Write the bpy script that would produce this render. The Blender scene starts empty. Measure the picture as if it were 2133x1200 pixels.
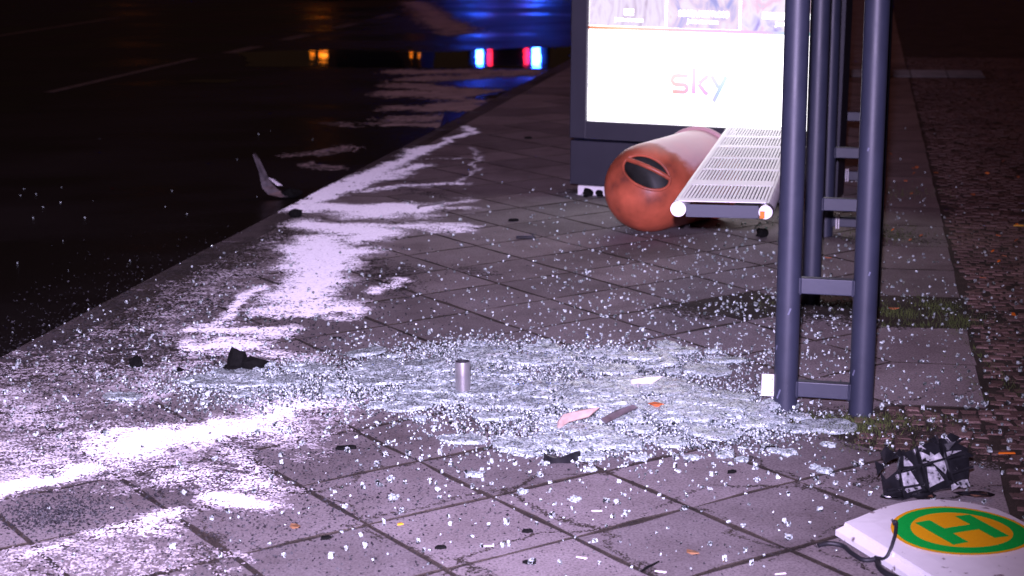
import bpy, bmesh, math, random
import numpy as np
from mathutils import Vector, Matrix

random.seed(11)
rng = np.random.default_rng(11)
SC = bpy.context.scene
COL = SC.collection
R = math.radians

# ------------------------------------------------------------------ camera
cam_d = bpy.data.cameras.new("camera")
cam = bpy.data.objects.new("camera", cam_d)
COL.objects.link(cam)
PITCH, ROLL = R(12.298), R(-0.654)
fw = Vector((0, math.cos(PITCH), -math.sin(PITCH)))
up0 = Vector((0, math.sin(PITCH), math.cos(PITCH)))
rt0 = Vector((1, 0, 0))
rt = rt0 * math.cos(ROLL) + up0 * math.sin(ROLL)
up = up0 * math.cos(ROLL) - rt0 * math.sin(ROLL)
cam.matrix_world = Matrix(((rt.x, up.x, -fw.x, 0), (rt.y, up.y, -fw.y, 0), (rt.z, up.z, -fw.z, 1.4324), (0, 0, 0, 1)))
cam_d.sensor_width = 36
cam_d.lens = 61.45
cam_d.clip_start = 0.05
cam_d.clip_end = 1500
cam_d.dof.use_dof = True
cam_d.dof.focus_distance = 5.0
cam_d.dof.aperture_fstop = 5.6
SC.camera = cam

# ------------------------------------------------------------------ night sky, town glow, flash
SUN_EL, SUN_AZ = R(62), R(35)          # azimuth from +Y towards +X
world = bpy.data.worlds.new("World")
SC.world = world
world.use_nodes = True
wn, wl = world.node_tree.nodes, world.node_tree.links
wn.clear()
sky = wn.new("ShaderNodeTexSky")
sky.sky_type = 'NISHITA'
sky.sun_disc = False
sky.sun_elevation = SUN_EL
sky.sun_rotation = SUN_AZ
tint = wn.new("ShaderNodeMix")
tint.data_type = 'RGBA'
tint.blend_type = 'MULTIPLY'
tint.inputs[0].default_value = 1.0
tint.inputs[7].default_value = (1.0, 0.42, 0.26, 1)
bg = wn.new("ShaderNodeBackground")
bg.inputs[1].default_value = 0.0022
wo = wn.new("ShaderNodeOutputWorld")
wl.new(sky.outputs[0], tint.inputs[6])
wl.new(tint.outputs[2], bg.inputs[0])
wl.new(bg.outputs[0], wo.inputs[0])

sun_d = bpy.data.lights.new("sodium_glow", 'SUN')
sun_d.energy = 0.21
sun_d.angle = R(25)
sun_d.color = (1.0, 0.36, 0.31)
sun = bpy.data.objects.new("sodium_glow", sun_d)
sdir = Vector((math.sin(SUN_AZ) * math.cos(SUN_EL), math.cos(SUN_AZ) * math.cos(SUN_EL), math.sin(SUN_EL)))
sun.rotation_euler = sdir.to_track_quat('Z', 'Y').to_euler()
COL.objects.link(sun)

# the photographer's flash, on the hot shoe just above the lens
fl_d = bpy.data.lights.new("camera_flash", 'SPOT')
fl_d.energy = 4000
fl_d.color = (0.745, 0.60, 1.0)
fl_d.shadow_soft_size = 0.025
fl_d.spot_size = R(56)
fl_d.spot_blend = 1.0
fl = bpy.data.objects.new("camera_flash", fl_d)
fl.location = (-0.04, -0.02, 1.60)
fl.rotation_euler = Vector((0.72, -6.0, 1.54)).to_track_quat('Z', 'Y').to_euler()
COL.objects.link(fl)

vs = SC.view_settings
vs.view_transform = 'Standard'
vs.look = 'None'
vs.exposure = 0
vs.gamma = 1
SC.cycles.max_bounces = 7
SC.cycles.diffuse_bounces = 2
SC.cycles.glossy_bounces = 4
SC.cycles.transmission_bounces = 6
SC.cycles.caustics_reflective = False
SC.cycles.caustics_refractive = False
SC.cycles.sample_clamp_indirect = 4.0

# ------------------------------------------------------------------ helpers
ND = np.array([0.19747, 0.98031])      # along the street
NN = np.array([0.98031, -0.19747])     # across it, away from the road
ANG = math.atan2(NN[1], NN[0])


def W(u, v, z=0.0):
    return Vector((u * NN[0] + v * ND[0], u * NN[1] + v * ND[1], z))


def in_view(x, y, m=0.12):
    return y > 3.38 - m and abs(x) < 0.30 * y + m


def mesh(name, verts, faces, mats=(), smooth=False):
    me = bpy.data.meshes.new(name)
    me.from_pydata([tuple(v) for v in verts], [], [tuple(f) for f in faces])
    for m in mats:
        me.materials.append(m)
    if smooth:
        me.polygons.foreach_set("use_smooth", [True] * len(me.polygons))
    me.update()
    return me


def link(name, me, parent=None, label=None, cat=None, group=None, kind=None, loc=None, rotz=None):
    o = bpy.data.objects.new(name, me)
    COL.objects.link(o)
    if parent is not None:
        o.parent = parent
    if label:
        o["label"] = label
    if cat:
        o["category"] = cat
    if group:
        o["group"] = group
    if kind:
        o["kind"] = kind
    if loc is not None:
        o.location = loc
    if rotz is not None:
        o.rotation_euler = (0, 0, rotz)
    return o


def thing(name, label, cat, loc=(0, 0, 0), rot=(0, 0, 0), group=None):
    o = link(name, None, None, label, cat, group, None, loc)
    o.rotation_euler = rot
    return o


class MB:
    """collects simple solids into one mesh"""

    def __init__(self):
        self.v, self.f, self.mi = [], [], []

    def add(self, vs, fs, m=0):
        b = len(self.v)
        self.v += [tuple(x) for x in vs]
        self.f += [tuple(i + b for i in f) for f in fs]
        self.mi += [m] * len(fs)

    def box(self, c, s, rot=None, m=0, bev=0.0):
        bm = bmesh.new()
        bmesh.ops.create_cube(bm, size=1)
        for v in bm.verts:
            v.co = Vector((v.co.x * s[0], v.co.y * s[1], v.co.z * s[2]))
        if bev > 0:
            bmesh.ops.bevel(bm, geom=bm.edges[:], offset=bev, segments=2, affect='EDGES', profile=0.5)
        M = Matrix.Translation(c) @ (rot.to_4x4() if rot is not None else Matrix.Identity(4))
        bm.transform(M)
        bm.verts.ensure_lookup_table()
        bm.verts.index_update()
        self.add([v.co[:] for v in bm.verts], [[v.index for v in f.verts] for f in bm.faces], m)
        bm.free()

    def tube(self, pts, r, seg=12, caps=True, m=0):
        pts = [Vector(p) for p in pts]
        rs = r if isinstance(r, (list, tuple)) else [r] * len(pts)
        vs, fs = [], []
        ref = None
        for i, p in enumerate(pts):
            t = (pts[min(i + 1, len(pts) - 1)] - pts[max(i - 1, 0)]).normalized()
            if ref is None:
                ref = t.orthogonal().normalized()
            ref = (ref - t * ref.dot(t)).normalized()
            b = t.cross(ref)
            for k in range(seg):
                a = 2 * math.pi * k / seg
                vs.append(p + (ref * math.cos(a) + b * math.sin(a)) * rs[i])
        for i in range(len(pts) - 1):
            for k in range(seg):
                k2 = (k + 1) % seg
                fs.append((i * seg + k, i * seg + k2, (i + 1) * seg + k2, (i + 1) * seg + k))
        if caps:
            fs.append(tuple(range(seg))[::-1])
            fs.append(tuple((len(pts) - 1) * seg + k for k in range(seg)))
        self.add(vs, fs, m)

    def prism(self, outline, z0, z1, m=0):
        n = len(outline)
        vs = [(x, y, z0) for x, y in outline] + [(x, y, z1) for x, y in outline]
        fs = [tuple(range(n))[::-1], tuple(range(n, 2 * n))] + [(i, (i + 1) % n, n + (i + 1) % n, n + i) for i in range(n)]
        self.add(vs, fs, m)

    def build(self, name, mat, parent=None, smooth=False, **kw):
        mats = mat if isinstance(mat, (list, tuple)) else [mat]
        me = mesh(name, self.v, self.f, mats, smooth)
        if len(mats) > 1:
            me.polygons.foreach_set("material_index", self.mi)
        if smooth:
            try:
                me.set_sharp_from_angle(angle=R(38))
            except Exception:
                pass
        return link(name, me, parent, **kw)


# ------------------------------------------------------------------ materials
def new_mat(name):
    m = bpy.data.materials.new(name)
    m.use_nodes = True
    nt = m.node_tree
    b = nt.nodes["Principled BSDF"]
    return m, nt, b


def node(nt, kind, **kw):
    n = nt.nodes.new(kind)
    for k, v in kw.items():
        setattr(n, k, v)
    return n


def ramp(nt, fac, stops):
    r = nt.nodes.new("ShaderNodeValToRGB")
    e = r.color_ramp.elements
    while len(e) < len(stops):
        e.new(0.5)
    for i, (p, c) in enumerate(stops):
        e[i].position = p
        e[i].color = (*c, 1) if len(c) == 3 else c
    nt.links.new(fac, r.inputs[0])
    return r


def plain(name, col, rough=0.5, metal=0.0, spec=0.5, var=0.12, scale=30, bump=0.0, bscale=200, dirt=None, coat=0.0):
    m, nt, b = new_mat(name)
    tc = node(nt, "ShaderNodeTexCoord")
    nz = node(nt, "ShaderNodeTexNoise")
    nz.inputs["Scale"].default_value = scale
    nz.inputs["Detail"].default_value = 6
    nt.links.new(tc.outputs["Object"], nz.inputs["Vector"])
    lo = tuple(c * (1 - var) for c in col)
    hi = tuple(min(1, c * (1 + var)) for c in col)
    stops = [(0.3, lo), (0.7, hi)] if dirt is None else [(0.28, dirt), (0.42, lo), (0.75, hi)]
    if name == "glint_facet_plastic":
        stops = [(0.38, dirt), (0.43, lo), (0.75, hi)]
    r = ramp(nt, nz.outputs["Fac"], stops)
    nt.links.new(r.outputs[0], b.inputs["Base Color"])
    rr = node(nt, "ShaderNodeMapRange")
    rr.inputs[3].default_value = max(0.02, rough - 0.08)
    rr.inputs[4].default_value = min(1, rough + 0.1)
    nt.links.new(nz.outputs["Fac"], rr.inputs[0])
    nt.links.new(rr.outputs[0], b.inputs["Roughness"])
    b.inputs["Metallic"].default_value = metal
    b.inputs["Specular IOR Level"].default_value = spec
    b.inputs["Coat Weight"].default_value = coat
    if bump > 0:
        n2 = node(nt, "ShaderNodeTexNoise")
        n2.inputs["Scale"].default_value = bscale
        n2.inputs["Detail"].default_value = 4
        nt.links.new(tc.outputs["Object"], n2.inputs["Vector"])
        bp = node(nt, "ShaderNodeBump")
        bp.inputs["Strength"].default_value = bump
        bp.inputs["Distance"].default_value = 0.004
        nt.links.new(n2.outputs["Fac"], bp.inputs["Height"])
        nt.links.new(bp.outputs[0], b.inputs["Normal"])
    return m


def emit(name, col, strength):
    m, nt, b = new_mat(name)
    b.inputs["Base Color"].default_value = (*[min(1, c) for c in col], 1)
    b.inputs["Emission Color"].default_value = (*col, 1)
    b.inputs["Emission Strength"].default_value = strength
    b.inputs["Roughness"].default_value = 0.3
    return m


def stone_mat(name, lo, hi, speck, rand=0.18, rough=0.85, bump=0.35, fine=160):
    m, nt, b = new_mat(name)
    ge = node(nt, "ShaderNodeNewGeometry")
    n1 = node(nt, "ShaderNodeTexNoise")
    n1.inputs["Scale"].default_value = 5.0
    n1.inputs["Detail"].default_value = 8
    n1.inputs["Roughness"].default_value = 0.65
    nt.links.new(ge.outputs["Position"], n1.inputs["Vector"])
    r1 = ramp(nt, n1.outputs["Fac"], [(0.3, lo), (0.7, hi)])
    n2 = node(nt, "ShaderNodeTexNoise")
    n2.inputs["Scale"].default_value = fine
    n2.inputs["Detail"].default_value = 3
    nt.links.new(ge.outputs["Position"], n2.inputs["Vector"])
    r2 = ramp(nt, n2.outputs["Fac"], [(0.33, speck), (0.5, (1, 1, 1)), (0.72, (1.25, 1.25, 1.25))])
    mx = node(nt, "ShaderNodeMix", data_type='RGBA', blend_type='MULTIPLY')
    mx.inputs[0].default_value = 0.85
    nt.links.new(r1.outputs[0], mx.inputs[6])
    nt.links.new(r2.outputs[0], mx.inputs[7])
    n3 = node(nt, "ShaderNodeTexNoise")
    n3.inputs["Scale"].default_value = 1.7
    n3.inputs["Detail"].default_value = 9
    n3.inputs["Roughness"].default_value = 0.7
    nt.links.new(ge.outputs["Position"], n3.inputs["Vector"])
    r3 = ramp(nt, n3.outputs["Fac"], [(0.34, (0.50, 0.46, 0.46)), (0.50, (0.92, 0.90, 0.91)), (0.7, (1.1, 1.1, 1.1))])
    mx3 = node(nt, "ShaderNodeMix", data_type='RGBA', blend_type='MULTIPLY')
    mx3.inputs[0].default_value = 0.8
    nt.links.new(mx.outputs[2], mx3.inputs[6])
    nt.links.new(r3.outputs[0], mx3.inputs[7])
    mx = mx3
    oi = node(nt, "ShaderNodeObjectInfo")
    mr = node(nt, "ShaderNodeMapRange")
    mr.inputs[3].default_value = 1 - rand
    mr.inputs[4].default_value = 1 + rand
    nt.links.new(oi.outputs["Random"], mr.inputs[0])
    hs = node(nt, "ShaderNodeHueSaturation")
    nt.links.new(mx.outputs[2], hs.inputs["Color"])
    nt.links.new(mr.outputs[0], hs.inputs["Value"])
    nt.links.new(hs.outputs[0], b.inputs["Base Color"])
    b.inputs["Roughness"].default_value = rough
    b.inputs["Specular IOR Level"].default_value = 0.3
    bp = node(nt, "ShaderNodeBump")
    bp.inputs["Strength"].default_value = bump
    bp.inputs["Distance"].default_value = 0.003
    nt.links.new(n2.outputs["Fac"], bp.inputs["Height"])
    nt.links.new(bp.outputs[0], b.inputs["Normal"])
    return m


M = {}
M["slab"] = stone_mat("concrete_slab", (0.213, 0.186, 0.184), (0.298, 0.268, 0.270), (0.50, 0.48, 0.48), rand=0.2)
M["sett"] = stone_mat("sett_stone", (0.13, 0.082, 0.070), (0.25, 0.165, 0.145), (0.45, 0.45, 0.45), rand=0.3, fine=220)
M["kerb"] = stone_mat("granite_kerb", (0.065, 0.055, 0.055), (0.13, 0.11, 0.11), (0.45, 0.45, 0.45), rand=0.12)
M["dirt"] = stone_mat("joint_dirt", (0.022, 0.018, 0.013), (0.085, 0.068, 0.054), (0.4, 0.4, 0.4), rand=0.0, bump=1.0, fine=240)
M["tactile"] = stone_mat("tactile_stone", (0.20, 0.18, 0.17), (0.30, 0.27, 0.26), (0.7, 0.7, 0.7), rand=0.1)
M["slate"] = plain("slate_paint", (0.026, 0.030, 0.052), rough=0.47, var=0.08, scale=14, spec=0.6, bump=0.05, bscale=90)
M["slate_case"] = plain("slate_case_paint", (0.013, 0.0125, 0.024), rough=0.5, var=0.07, scale=10)
M["scuff"] = plain("bare_scuff", (0.12, 0.13, 0.19), rough=0.6, var=0.2, scale=60)
M["steel"] = plain("galvanised_steel", (0.86, 0.84, 0.88), rough=0.34, metal=0.0, spec=0.8, var=0.08, scale=12)
M["pipe"] = plain("bright_steel_pipe", (0.60, 0.58, 0.58), rough=0.33, metal=0.85, var=0.12, scale=20)
M["hole"] = plain("dark_inside", (0.012, 0.012, 0.014), rough=0.8)  # near-black colour painted as the shade inside openings
M["whiteplate"] = plain("white_plate", (0.78, 0.76, 0.76), rough=0.5, var=0.04)
M["cap"] = plain("white_cap", (0.86, 0.85, 0.86), rough=0.45, var=0.03)
M["orange"] = plain("orange_plastic", (0.50, 0.112, 0.055), rough=0.40, var=0.10, scale=7, bump=0.05, bscale=60)
def dust_glow_orange():
    m = plain("dust_glow_orange_plastic", (0.50, 0.112, 0.055), rough=0.42, var=0.28, scale=9, bump=0.12, bscale=40, dirt=(0.16, 0.045, 0.03))
    nt = m.node_tree
    b = nt.nodes["Principled BSDF"]
    src = b.inputs["Base Color"].links[0].from_socket
    tc = node(nt, "ShaderNodeTexCoord")
    sp = node(nt, "ShaderNodeSeparateXYZ")
    nt.links.new(tc.outputs["Object"], sp.inputs[0])
    nz = node(nt, "ShaderNodeTexNoise")
    nz.inputs["Scale"].default_value = 14
    nz.inputs["Detail"].default_value = 7
    mp = node(nt, "ShaderNodeMapping")
    mp.inputs["Scale"].default_value = (1, .45, 1)
    nt.links.new(tc.outputs["Object"], mp.inputs[0])
    nt.links.new(mp.outputs[0], nz.inputs["Vector"])
    # settled powder and the poster's pink light, both painted on the upper side
    a1 = node(nt, "ShaderNodeMapRange")
    a1.inputs[1].default_value, a1.inputs[2].default_value = 0.24, 0.38
    nt.links.new(sp.outputs[2], a1.inputs[0])
    a2 = node(nt, "ShaderNodeMapRange")
    a2.inputs[1].default_value, a2.inputs[2].default_value = -0.06, 0.06
    nt.links.new(sp.outputs[1], a2.inputs[0])
    m1 = node(nt, "ShaderNodeMath", operation='MULTIPLY')
    nt.links.new(a1.outputs[0], m1.inputs[0])
    nt.links.new(a2.outputs[0], m1.inputs[1])
    ad = node(nt, "ShaderNodeMath", operation='ADD')
    nt.links.new(m1.outputs[0], ad.inputs[0])
    nt.links.new(nz.outputs["Fac"], ad.inputs[1])
    r_ = ramp(nt, ad.outputs[0], [(.72, (0, 0, 0)), (1.0, (.75, .75, .75))])
    mx = node(nt, "ShaderNodeMix", data_type='RGBA')
    nt.links.new(r_.outputs[0], mx.inputs[0])
    nt.links.new(src, mx.inputs[6])
    mx.inputs[7].default_value = (.80, .55, .55, 1)
    nt.links.new(mx.outputs[2], b.inputs["Base Color"])
    return m


M["orange"] = dust_glow_orange()
M["bagliner"] = plain("black_liner", (0.022, 0.024, 0.022), rough=0.5, var=0.4, scale=18)
M["black"] = plain("black_plastic", (0.010, 0.010, 0.012), rough=0.32, var=0.3, scale=40)
M["blackgloss"] = plain("glossy_black_plastic", (0.013, 0.013, 0.015), rough=0.13, var=0.3, scale=40, spec=0.8)
M["char"] = plain("charred_lump", (0.005, 0.005, 0.0045), rough=0.9, spec=0.15, var=0.5, scale=60, bump=0.8, bscale=120)
M["rubber"] = plain("black_rubber", (0.014, 0.014, 0.018), rough=0.55, var=0.2)
M["copper"] = plain("cut_wire_end", (0.35, 0.33, 0.33), rough=0.25, metal=0.9)
M["silver"] = plain("scratched_silver_plastic", (0.17, 0.15, 0.16), rough=0.4, metal=0.3, var=0.5, scale=22)
M["glint_facet"] = plain("glint_facet_plastic", (0.75, 0.75, 0.78), rough=0.30, metal=0.5, var=0.4, scale=70, dirt=(0.02, 0.02, 0.02))  # pale colour on black plastic facets, painted in place of glossy reflections
M["orangeplastic"] = plain("orange_lens_plastic", (0.85, 0.20, 0.02), rough=0.25, var=0.1)
M["leaf"] = plain("dead_leaf", (0.42, 0.11, 0.03), rough=0.6, var=0.4, scale=60)
M["brownleaf"] = plain("brown_leaf", (0.26, 0.13, 0.06), rough=0.6, var=0.4, scale=60)
M["paper"] = plain("dirty_card", (0.55, 0.40, 0.34), rough=0.8, var=0.18, scale=35, dirt=(0.10, 0.06, 0.04))
M["whiteshard"] = plain("white_shard", (0.85, 0.80, 0.78), rough=0.6, var=0.05)
M["redshard"] = plain("red_shard", (0.75, 0.20, 0.20), rough=0.4)
M["yellowchip"] = plain("yellow_chip", (0.80, 0.42, 0.03), rough=0.4)
M["grit"] = plain("dark_grit", (0.014, 0.013, 0.016), rough=0.6, var=0.4, scale=40)
M["moss"] = plain("moss", (0.060, 0.080, 0.016), rough=0.9, var=0.5, scale=25)
M["paint"] = plain("worn_road_paint", (0.11, 0.10, 0.095), rough=0.7, var=0.35, scale=9)
M["carpaint"] = plain("dark_car_paint", (0.012, 0.012, 0.014), rough=0.75)
M["tyre"] = plain("tyre_rubber", (0.012, 0.012, 0.012), rough=0.8)
M["carglass"] = plain("car_glass", (0.01, 0.01, 0.012), rough=0.08)
M["blue_lamp"] = emit("blue_beacon_glow", (0.020, 0.095, 1.0), 140)
M["red_lamp"] = emit("red_lamp_glow", (1.0, 0.02, 0.07), 5)
M["amber_lamp"] = emit("amber_lamp_glow", (1.0, 0.24, 0.012), 4)
M["sodium"] = emit("sodium_lamp_glow", (1.0, 0.20, 0.03), 7)
M["ground"] = plain("dark_ground", (0.030, 0.024, 0.020), rough=0.9, var=0.3, scale=3)


def asphalt():
    m, nt, b = new_mat("wet_asphalt")
    ge = node(nt, "ShaderNodeNewGeometry")
    mp = node(nt, "ShaderNodeMapping")
    mp.inputs["Scale"].default_value = (0.55, 0.9, 1)
    nt.links.new(ge.outputs["Position"], mp.inputs[0])
    n1 = node(nt, "ShaderNodeTexNoise")
    n1.inputs["Scale"].default_value = 1.0
    n1.inputs["Detail"].default_value = 5
    nt.links.new(mp.outputs[0], n1.inputs["Vector"])
    r1 = ramp(nt, n1.outputs["Fac"], [(0.40, (0.30, 0.30, 0.30)), (0.50, (0.46, 0.46, 0.46)), (0.8, (0.66, 0.66, 0.66))])
    nt.links.new(r1.outputs[0], b.inputs["Roughness"])
    n2 = node(nt, "ShaderNodeTexNoise")
    n2.inputs["Scale"].default_value = 110
    n2.inputs["Detail"].default_value = 3
    nt.links.new(ge.outputs["Position"], n2.inputs["Vector"])
    r2 = ramp(nt, n2.outputs["Fac"], [(0.3, (0.004, 0.003, 0.003)), (0.7, (0.013, 0.010, 0.009))])
    nt.links.new(r2.outputs[0], b.inputs["Base Color"])
    b.inputs["Specular IOR Level"].default_value = 0.35
    sub = node(nt, "ShaderNodeMath", operation='MULTIPLY')
    nt.links.new(n2.outputs["Fac"], sub.inputs[0])
    nt.links.new(r1.outputs[0], sub.inputs[1])
    bp = node(nt, "ShaderNodeBump")
    bp.inputs["Strength"].default_value = 0.35
    bp.inputs["Distance"].default_value = 0.004
    nt.links.new(sub.outputs[0], bp.inputs["Height"])
    nt.links.new(bp.outputs[0], b.inputs["Normal"])
    return m


M["asphalt"] = asphalt()


def water():
    m, nt, b = new_mat("standing_water")
    b.inputs["Base Color"].default_value = (0.004, 0.004, 0.005, 1)
    b.inputs["Roughness"].default_value = 0.035
    b.inputs["IOR"].default_value = 1.33
    ge = node(nt, "ShaderNodeNewGeometry")
    n = node(nt, "ShaderNodeTexNoise")
    n.inputs["Scale"].default_value = 2.2
    n.inputs["Detail"].default_value = 2
    nt.links.new(ge.outputs["Position"], n.inputs["Vector"])
    bp = node(nt, "ShaderNodeBump")
    bp.inputs["Strength"].default_value = 0.09
    bp.inputs["Distance"].default_value = 0.02
    nt.links.new(n.outputs["Fac"], bp.inputs["Height"])
    nt.links.new(bp.outputs[0], b.inputs["Normal"])
    return m


M["water"] = water()


def powder_mat():
    m, nt, b = new_mat("extinguisher_powder")
    ge = node(nt, "ShaderNodeNewGeometry")
    n = node(nt, "ShaderNodeTexNoise")
    n.inputs["Scale"].default_value = 90
    n.inputs["Detail"].default_value = 6
    nt.links.new(ge.outputs["Position"], n.inputs["Vector"])
    r = ramp(nt, n.outputs["Fac"], [(0.28, (0.62, 0.60, 0.62)), (0.5, (0.84, 0.82, 0.84)), (0.8, (0.90, 0.88, 0.90))])
    # a thin dusting lets the slab colour through, a thick layer is white
    at = node(nt, "ShaderNodeAttribute", attribute_name="cover")
    mr = node(nt, "ShaderNodeMapRange", interpolation_type='SMOOTHSTEP')
    mr.inputs[1].default_value, mr.inputs[2].default_value = 0.12, 0.70
    nt.links.new(at.outputs["Fac"], mr.inputs[0])
    mx = node(nt, "ShaderNodeMix", data_type='RGBA')
    nt.links.new(mr.outputs[0], mx.inputs[0])
    mx.inputs[6].default_value = (0.36, 0.33, 0.335, 1)
    nt.links.new(r.outputs[0], mx.inputs[7])
    nt.links.new(mx.outputs[2], b.inputs["Base Color"])
    b.inputs["Roughness"].default_value = 0.95
    b.inputs["Diffuse Roughness"].default_value = 0.55
    b.inputs["Specular IOR Level"].default_value = 0.1
    bp = node(nt, "ShaderNodeBump")
    bp.inputs["Strength"].default_value = 0.5
    bp.inputs["Distance"].default_value = 0.004
    nt.links.new(n.outputs["Fac"], bp.inputs["Height"])
    nt.links.new(bp.outputs[0], b.inputs["Normal"])
    return m


M["powder"] = powder_mat()
M["dim_pink_powder"] = plain("dim_pink_powder", (0.50, 0.44, 0.44), rough=0.8, var=0.25, scale=6)  # same powder, with distance dimming and sodium pink put into its colour


def glass_mat(name, frost, lo, hi, cell, facet):
    """crazed safety glass: part clear, part frosted by its fracture faces"""
    m, nt, b = new_mat(name)
    ge = node(nt, "ShaderNodeNewGeometry")
    vo = node(nt, "ShaderNodeTexVoronoi")
    vo.inputs["Scale"].default_value = cell
    nt.links.new(ge.outputs["Position"], vo.inputs["Vector"])
    sep = node(nt, "ShaderNodeSeparateColor")
    nt.links.new(vo.outputs["Color"], sep.inputs[0])
    r = ramp(nt, sep.outputs[0], [(0.1, lo), (0.9, hi)])
    nt.links.new(r.outputs[0], b.inputs["Base Color"])
    b.inputs["Roughness"].default_value = 0.16
    b.inputs["Specular IOR Level"].default_value = 0.9
    # every crystal has its own facet direction
    vm = node(nt, "ShaderNodeVectorMath", operation='SUBTRACT')
    vm.inputs[1].default_value = (0.5, 0.5, 0.5)
    nt.links.new(vo.outputs["Color"], vm.inputs[0])
    vs_ = node(nt, "ShaderNodeVectorMath", operation='SCALE')
    vs_.inputs[3].default_value = facet
    nt.links.new(vm.outputs[0], vs_.inputs[0])
    va = node(nt, "ShaderNodeVectorMath", operation='ADD')
    nt.links.new(ge.outputs["Normal"], va.inputs[0])
    nt.links.new(vs_.outputs[0], va.inputs[1])
    vn = node(nt, "ShaderNodeVectorMath", operation='NORMALIZE')
    nt.links.new(va.outputs[0], vn.inputs[0])
    nt.links.new(vn.outputs[0], b.inputs["Normal"])
    gl = node(nt, "ShaderNodeBsdfGlass")
    gl.inputs["Color"].default_value = (0.86, 0.95, 0.97, 1)
    gl.inputs["Roughness"].default_value = 0.04
    gl.inputs["IOR"].default_value = 1.5
    st = node(nt, "ShaderNodeMapRange")
    st.inputs[1].default_value = frost - 0.25
    st.inputs[2].default_value = frost + 0.25
    nt.links.new(sep.outputs[1], st.inputs[0])
    mx = node(nt, "ShaderNodeMixShader")
    nt.links.new(st.outputs[0], mx.inputs[0])
    nt.links.new(b.outputs[0], mx.inputs[1])
    nt.links.new(gl.outputs[0], mx.inputs[2])
    out = nt.nodes["Material Output"]
    nt.links.new(mx.outputs[0], out.inputs[0])
    return m


M["glass"] = glass_mat("crumbled_safety_glass", 0.55, (0.30, 0.35, 0.34), (0.82, 0.94, 0.90), 190, .9)
M["glassplate"] = glass_mat("crazed_glass_plate", 0.85, (0.32, 0.39, 0.38), (0.58, 0.68, 0.66), 260, .35)

# ------------------------------------------------------------------ ground, road, pavement
def sheet(name, u0, u1, v0, v1, z, mat, label=None, kind="structure"):
    return link(name, mesh(name, [W(u0, v0, z), W(u1, v0, z), W(u1, v1, z), W(u0, v1, z)], [(0, 1, 2, 3)], [mat]), kind=kind, label=label)


g = link("ground", mesh("ground", [(-400, -60, -0.16), (400, -60, -0.16), (400, 700, -0.16), (-400, 700, -0.16)], [(0, 1, 2, 3)], [M["ground"]]), kind="structure")
road = sheet("road", -16.0, -2.74, -8, 220, -0.12, M["asphalt"])
pavement = sheet("pavement", -2.70, 9.0, -8, 220, -0.0022, M["dirt"])

# kerb stones
kerb = sheet("kerb", -2.75, -2.66, -8, 220, -0.03, M["kerb"])


def chamfer_poly(outline, top, depth, bev):
    """outline CCW -> solid with a worn edge, no base"""
    n = len(outline)
    c = np.mean(outline, axis=0)
    vs, fs = [], []
    for (x, y) in outline:
        d = np.array([c[0] - x, c[1] - y])
        d = d / (np.linalg.norm(d) + 1e-9)
        vs.append((x + d[0] * bev * 1.4, y + d[1] * bev * 1.4, top))
    for (x, y) in outline:
        vs.append((x, y, top - bev))
    for (x, y) in outline:
        vs.append((x, y, top - depth))
    fs.append(tuple(range(n)))
    for a in (0, n):
        for i in range(n):
            j = (i + 1) % n
            fs.append((a + n + i, a + n + j, a + j, a + i))
    return vs, fs


for k in range(22):
    v0 = 4.2 + k * 1.0 + 0.004
    vs_, fs_ = chamfer_poly([(-0.063, 0.0), (0.063, 0.0), (0.063, 0.992), (-0.063, 0.992)], 0.0, 0.14, 0.008)
    if k == 0:
        kme = mesh("kerb_stone", vs_, fs_, [M["kerb"]])
    o = link("kerb_stone", kme, kerb, loc=W(-2.70, v0, random.uniform(-.004, .002)), rotz=ANG)

# diagonal slab field: diamonds 0.35 m, mitred border slabs on both edges
HS = 0.24749
U0, V0 = -0.87297, 4.04252
UR, UL = U0 + 4 * HS, U0 - 6 * HS            # lines of the outermost tips
U_EDGE_R, U_EDGE_L = 0.385, -2.635


def wob(outline, gap, amp):
    """shrink for the joint, add a mid point to each side, roughen"""
    c = np.mean(outline, axis=0)
    out = []
    n = len(outline)
    for i in range(n):
        a, b = np.array(outline[i]), np.array(outline[(i + 1) % n])
        for p in (a, (a + b) / 2):
            d = p - c
            L = np.linalg.norm(d)
            q = c + d * (1 - gap / L) + rng.normal(0, amp, 2)
            out.append((q[0], q[1]))
    return out


def slab_variants(outline, n, nm):
    L = []
    for i in range(n):
        vs_, fs_ = chamfer_poly(wob(outline, rng.uniform(0.005, 0.009), 0.0026), 0.0, 0.045, 0.0014)
        me = mesh(nm, vs_, fs_, [M["slab"], M["dirt"]])
        me.polygons.foreach_set("material_index", [0] + [1] * len(outline) * 4)
        L.append(me)
    return L


DIA = [(-HS, 0), (0, -HS), (HS, 0), (0, HS)]
PR = [(0, -HS), (U_EDGE_R - UR, -HS), (U_EDGE_R - UR, HS), (0, HS), (-HS, 0)]
PL = [(0, -HS), (HS, 0), (0, HS), (U_EDGE_L - UL, HS), (U_EDGE_L - UL, -HS)]
VD, VR_, VL_ = slab_variants(DIA, 8, "paving_slab"), slab_variants(PR, 4, "border_slab"), slab_variants(PL, 4, "border_slab")
rest = MB()
spots = []
for j in range(-40, 330):
    v = V0 + j * HS
    for i in range(-6, 5):
        u = U0 + i * HS
        if (i + j) % 2 == 0:
            continue
        if -6 < i < 4:
            spots.append(("d", u, v))
        elif i == 4:
            spots.append(("r", u, v))
        else:
            spots.append(("l", u, v))
MISSING = []


def missing(kind, u, v):
    if kind == "r" and (abs(v - 4.785) < 0.15 or abs(v - 6.27) < 0.15):
        return True
    if kind == "d" and abs(v - 6.27) < 0.15 and -0.45 < u < 0.0:
        return True
    return False


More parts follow.
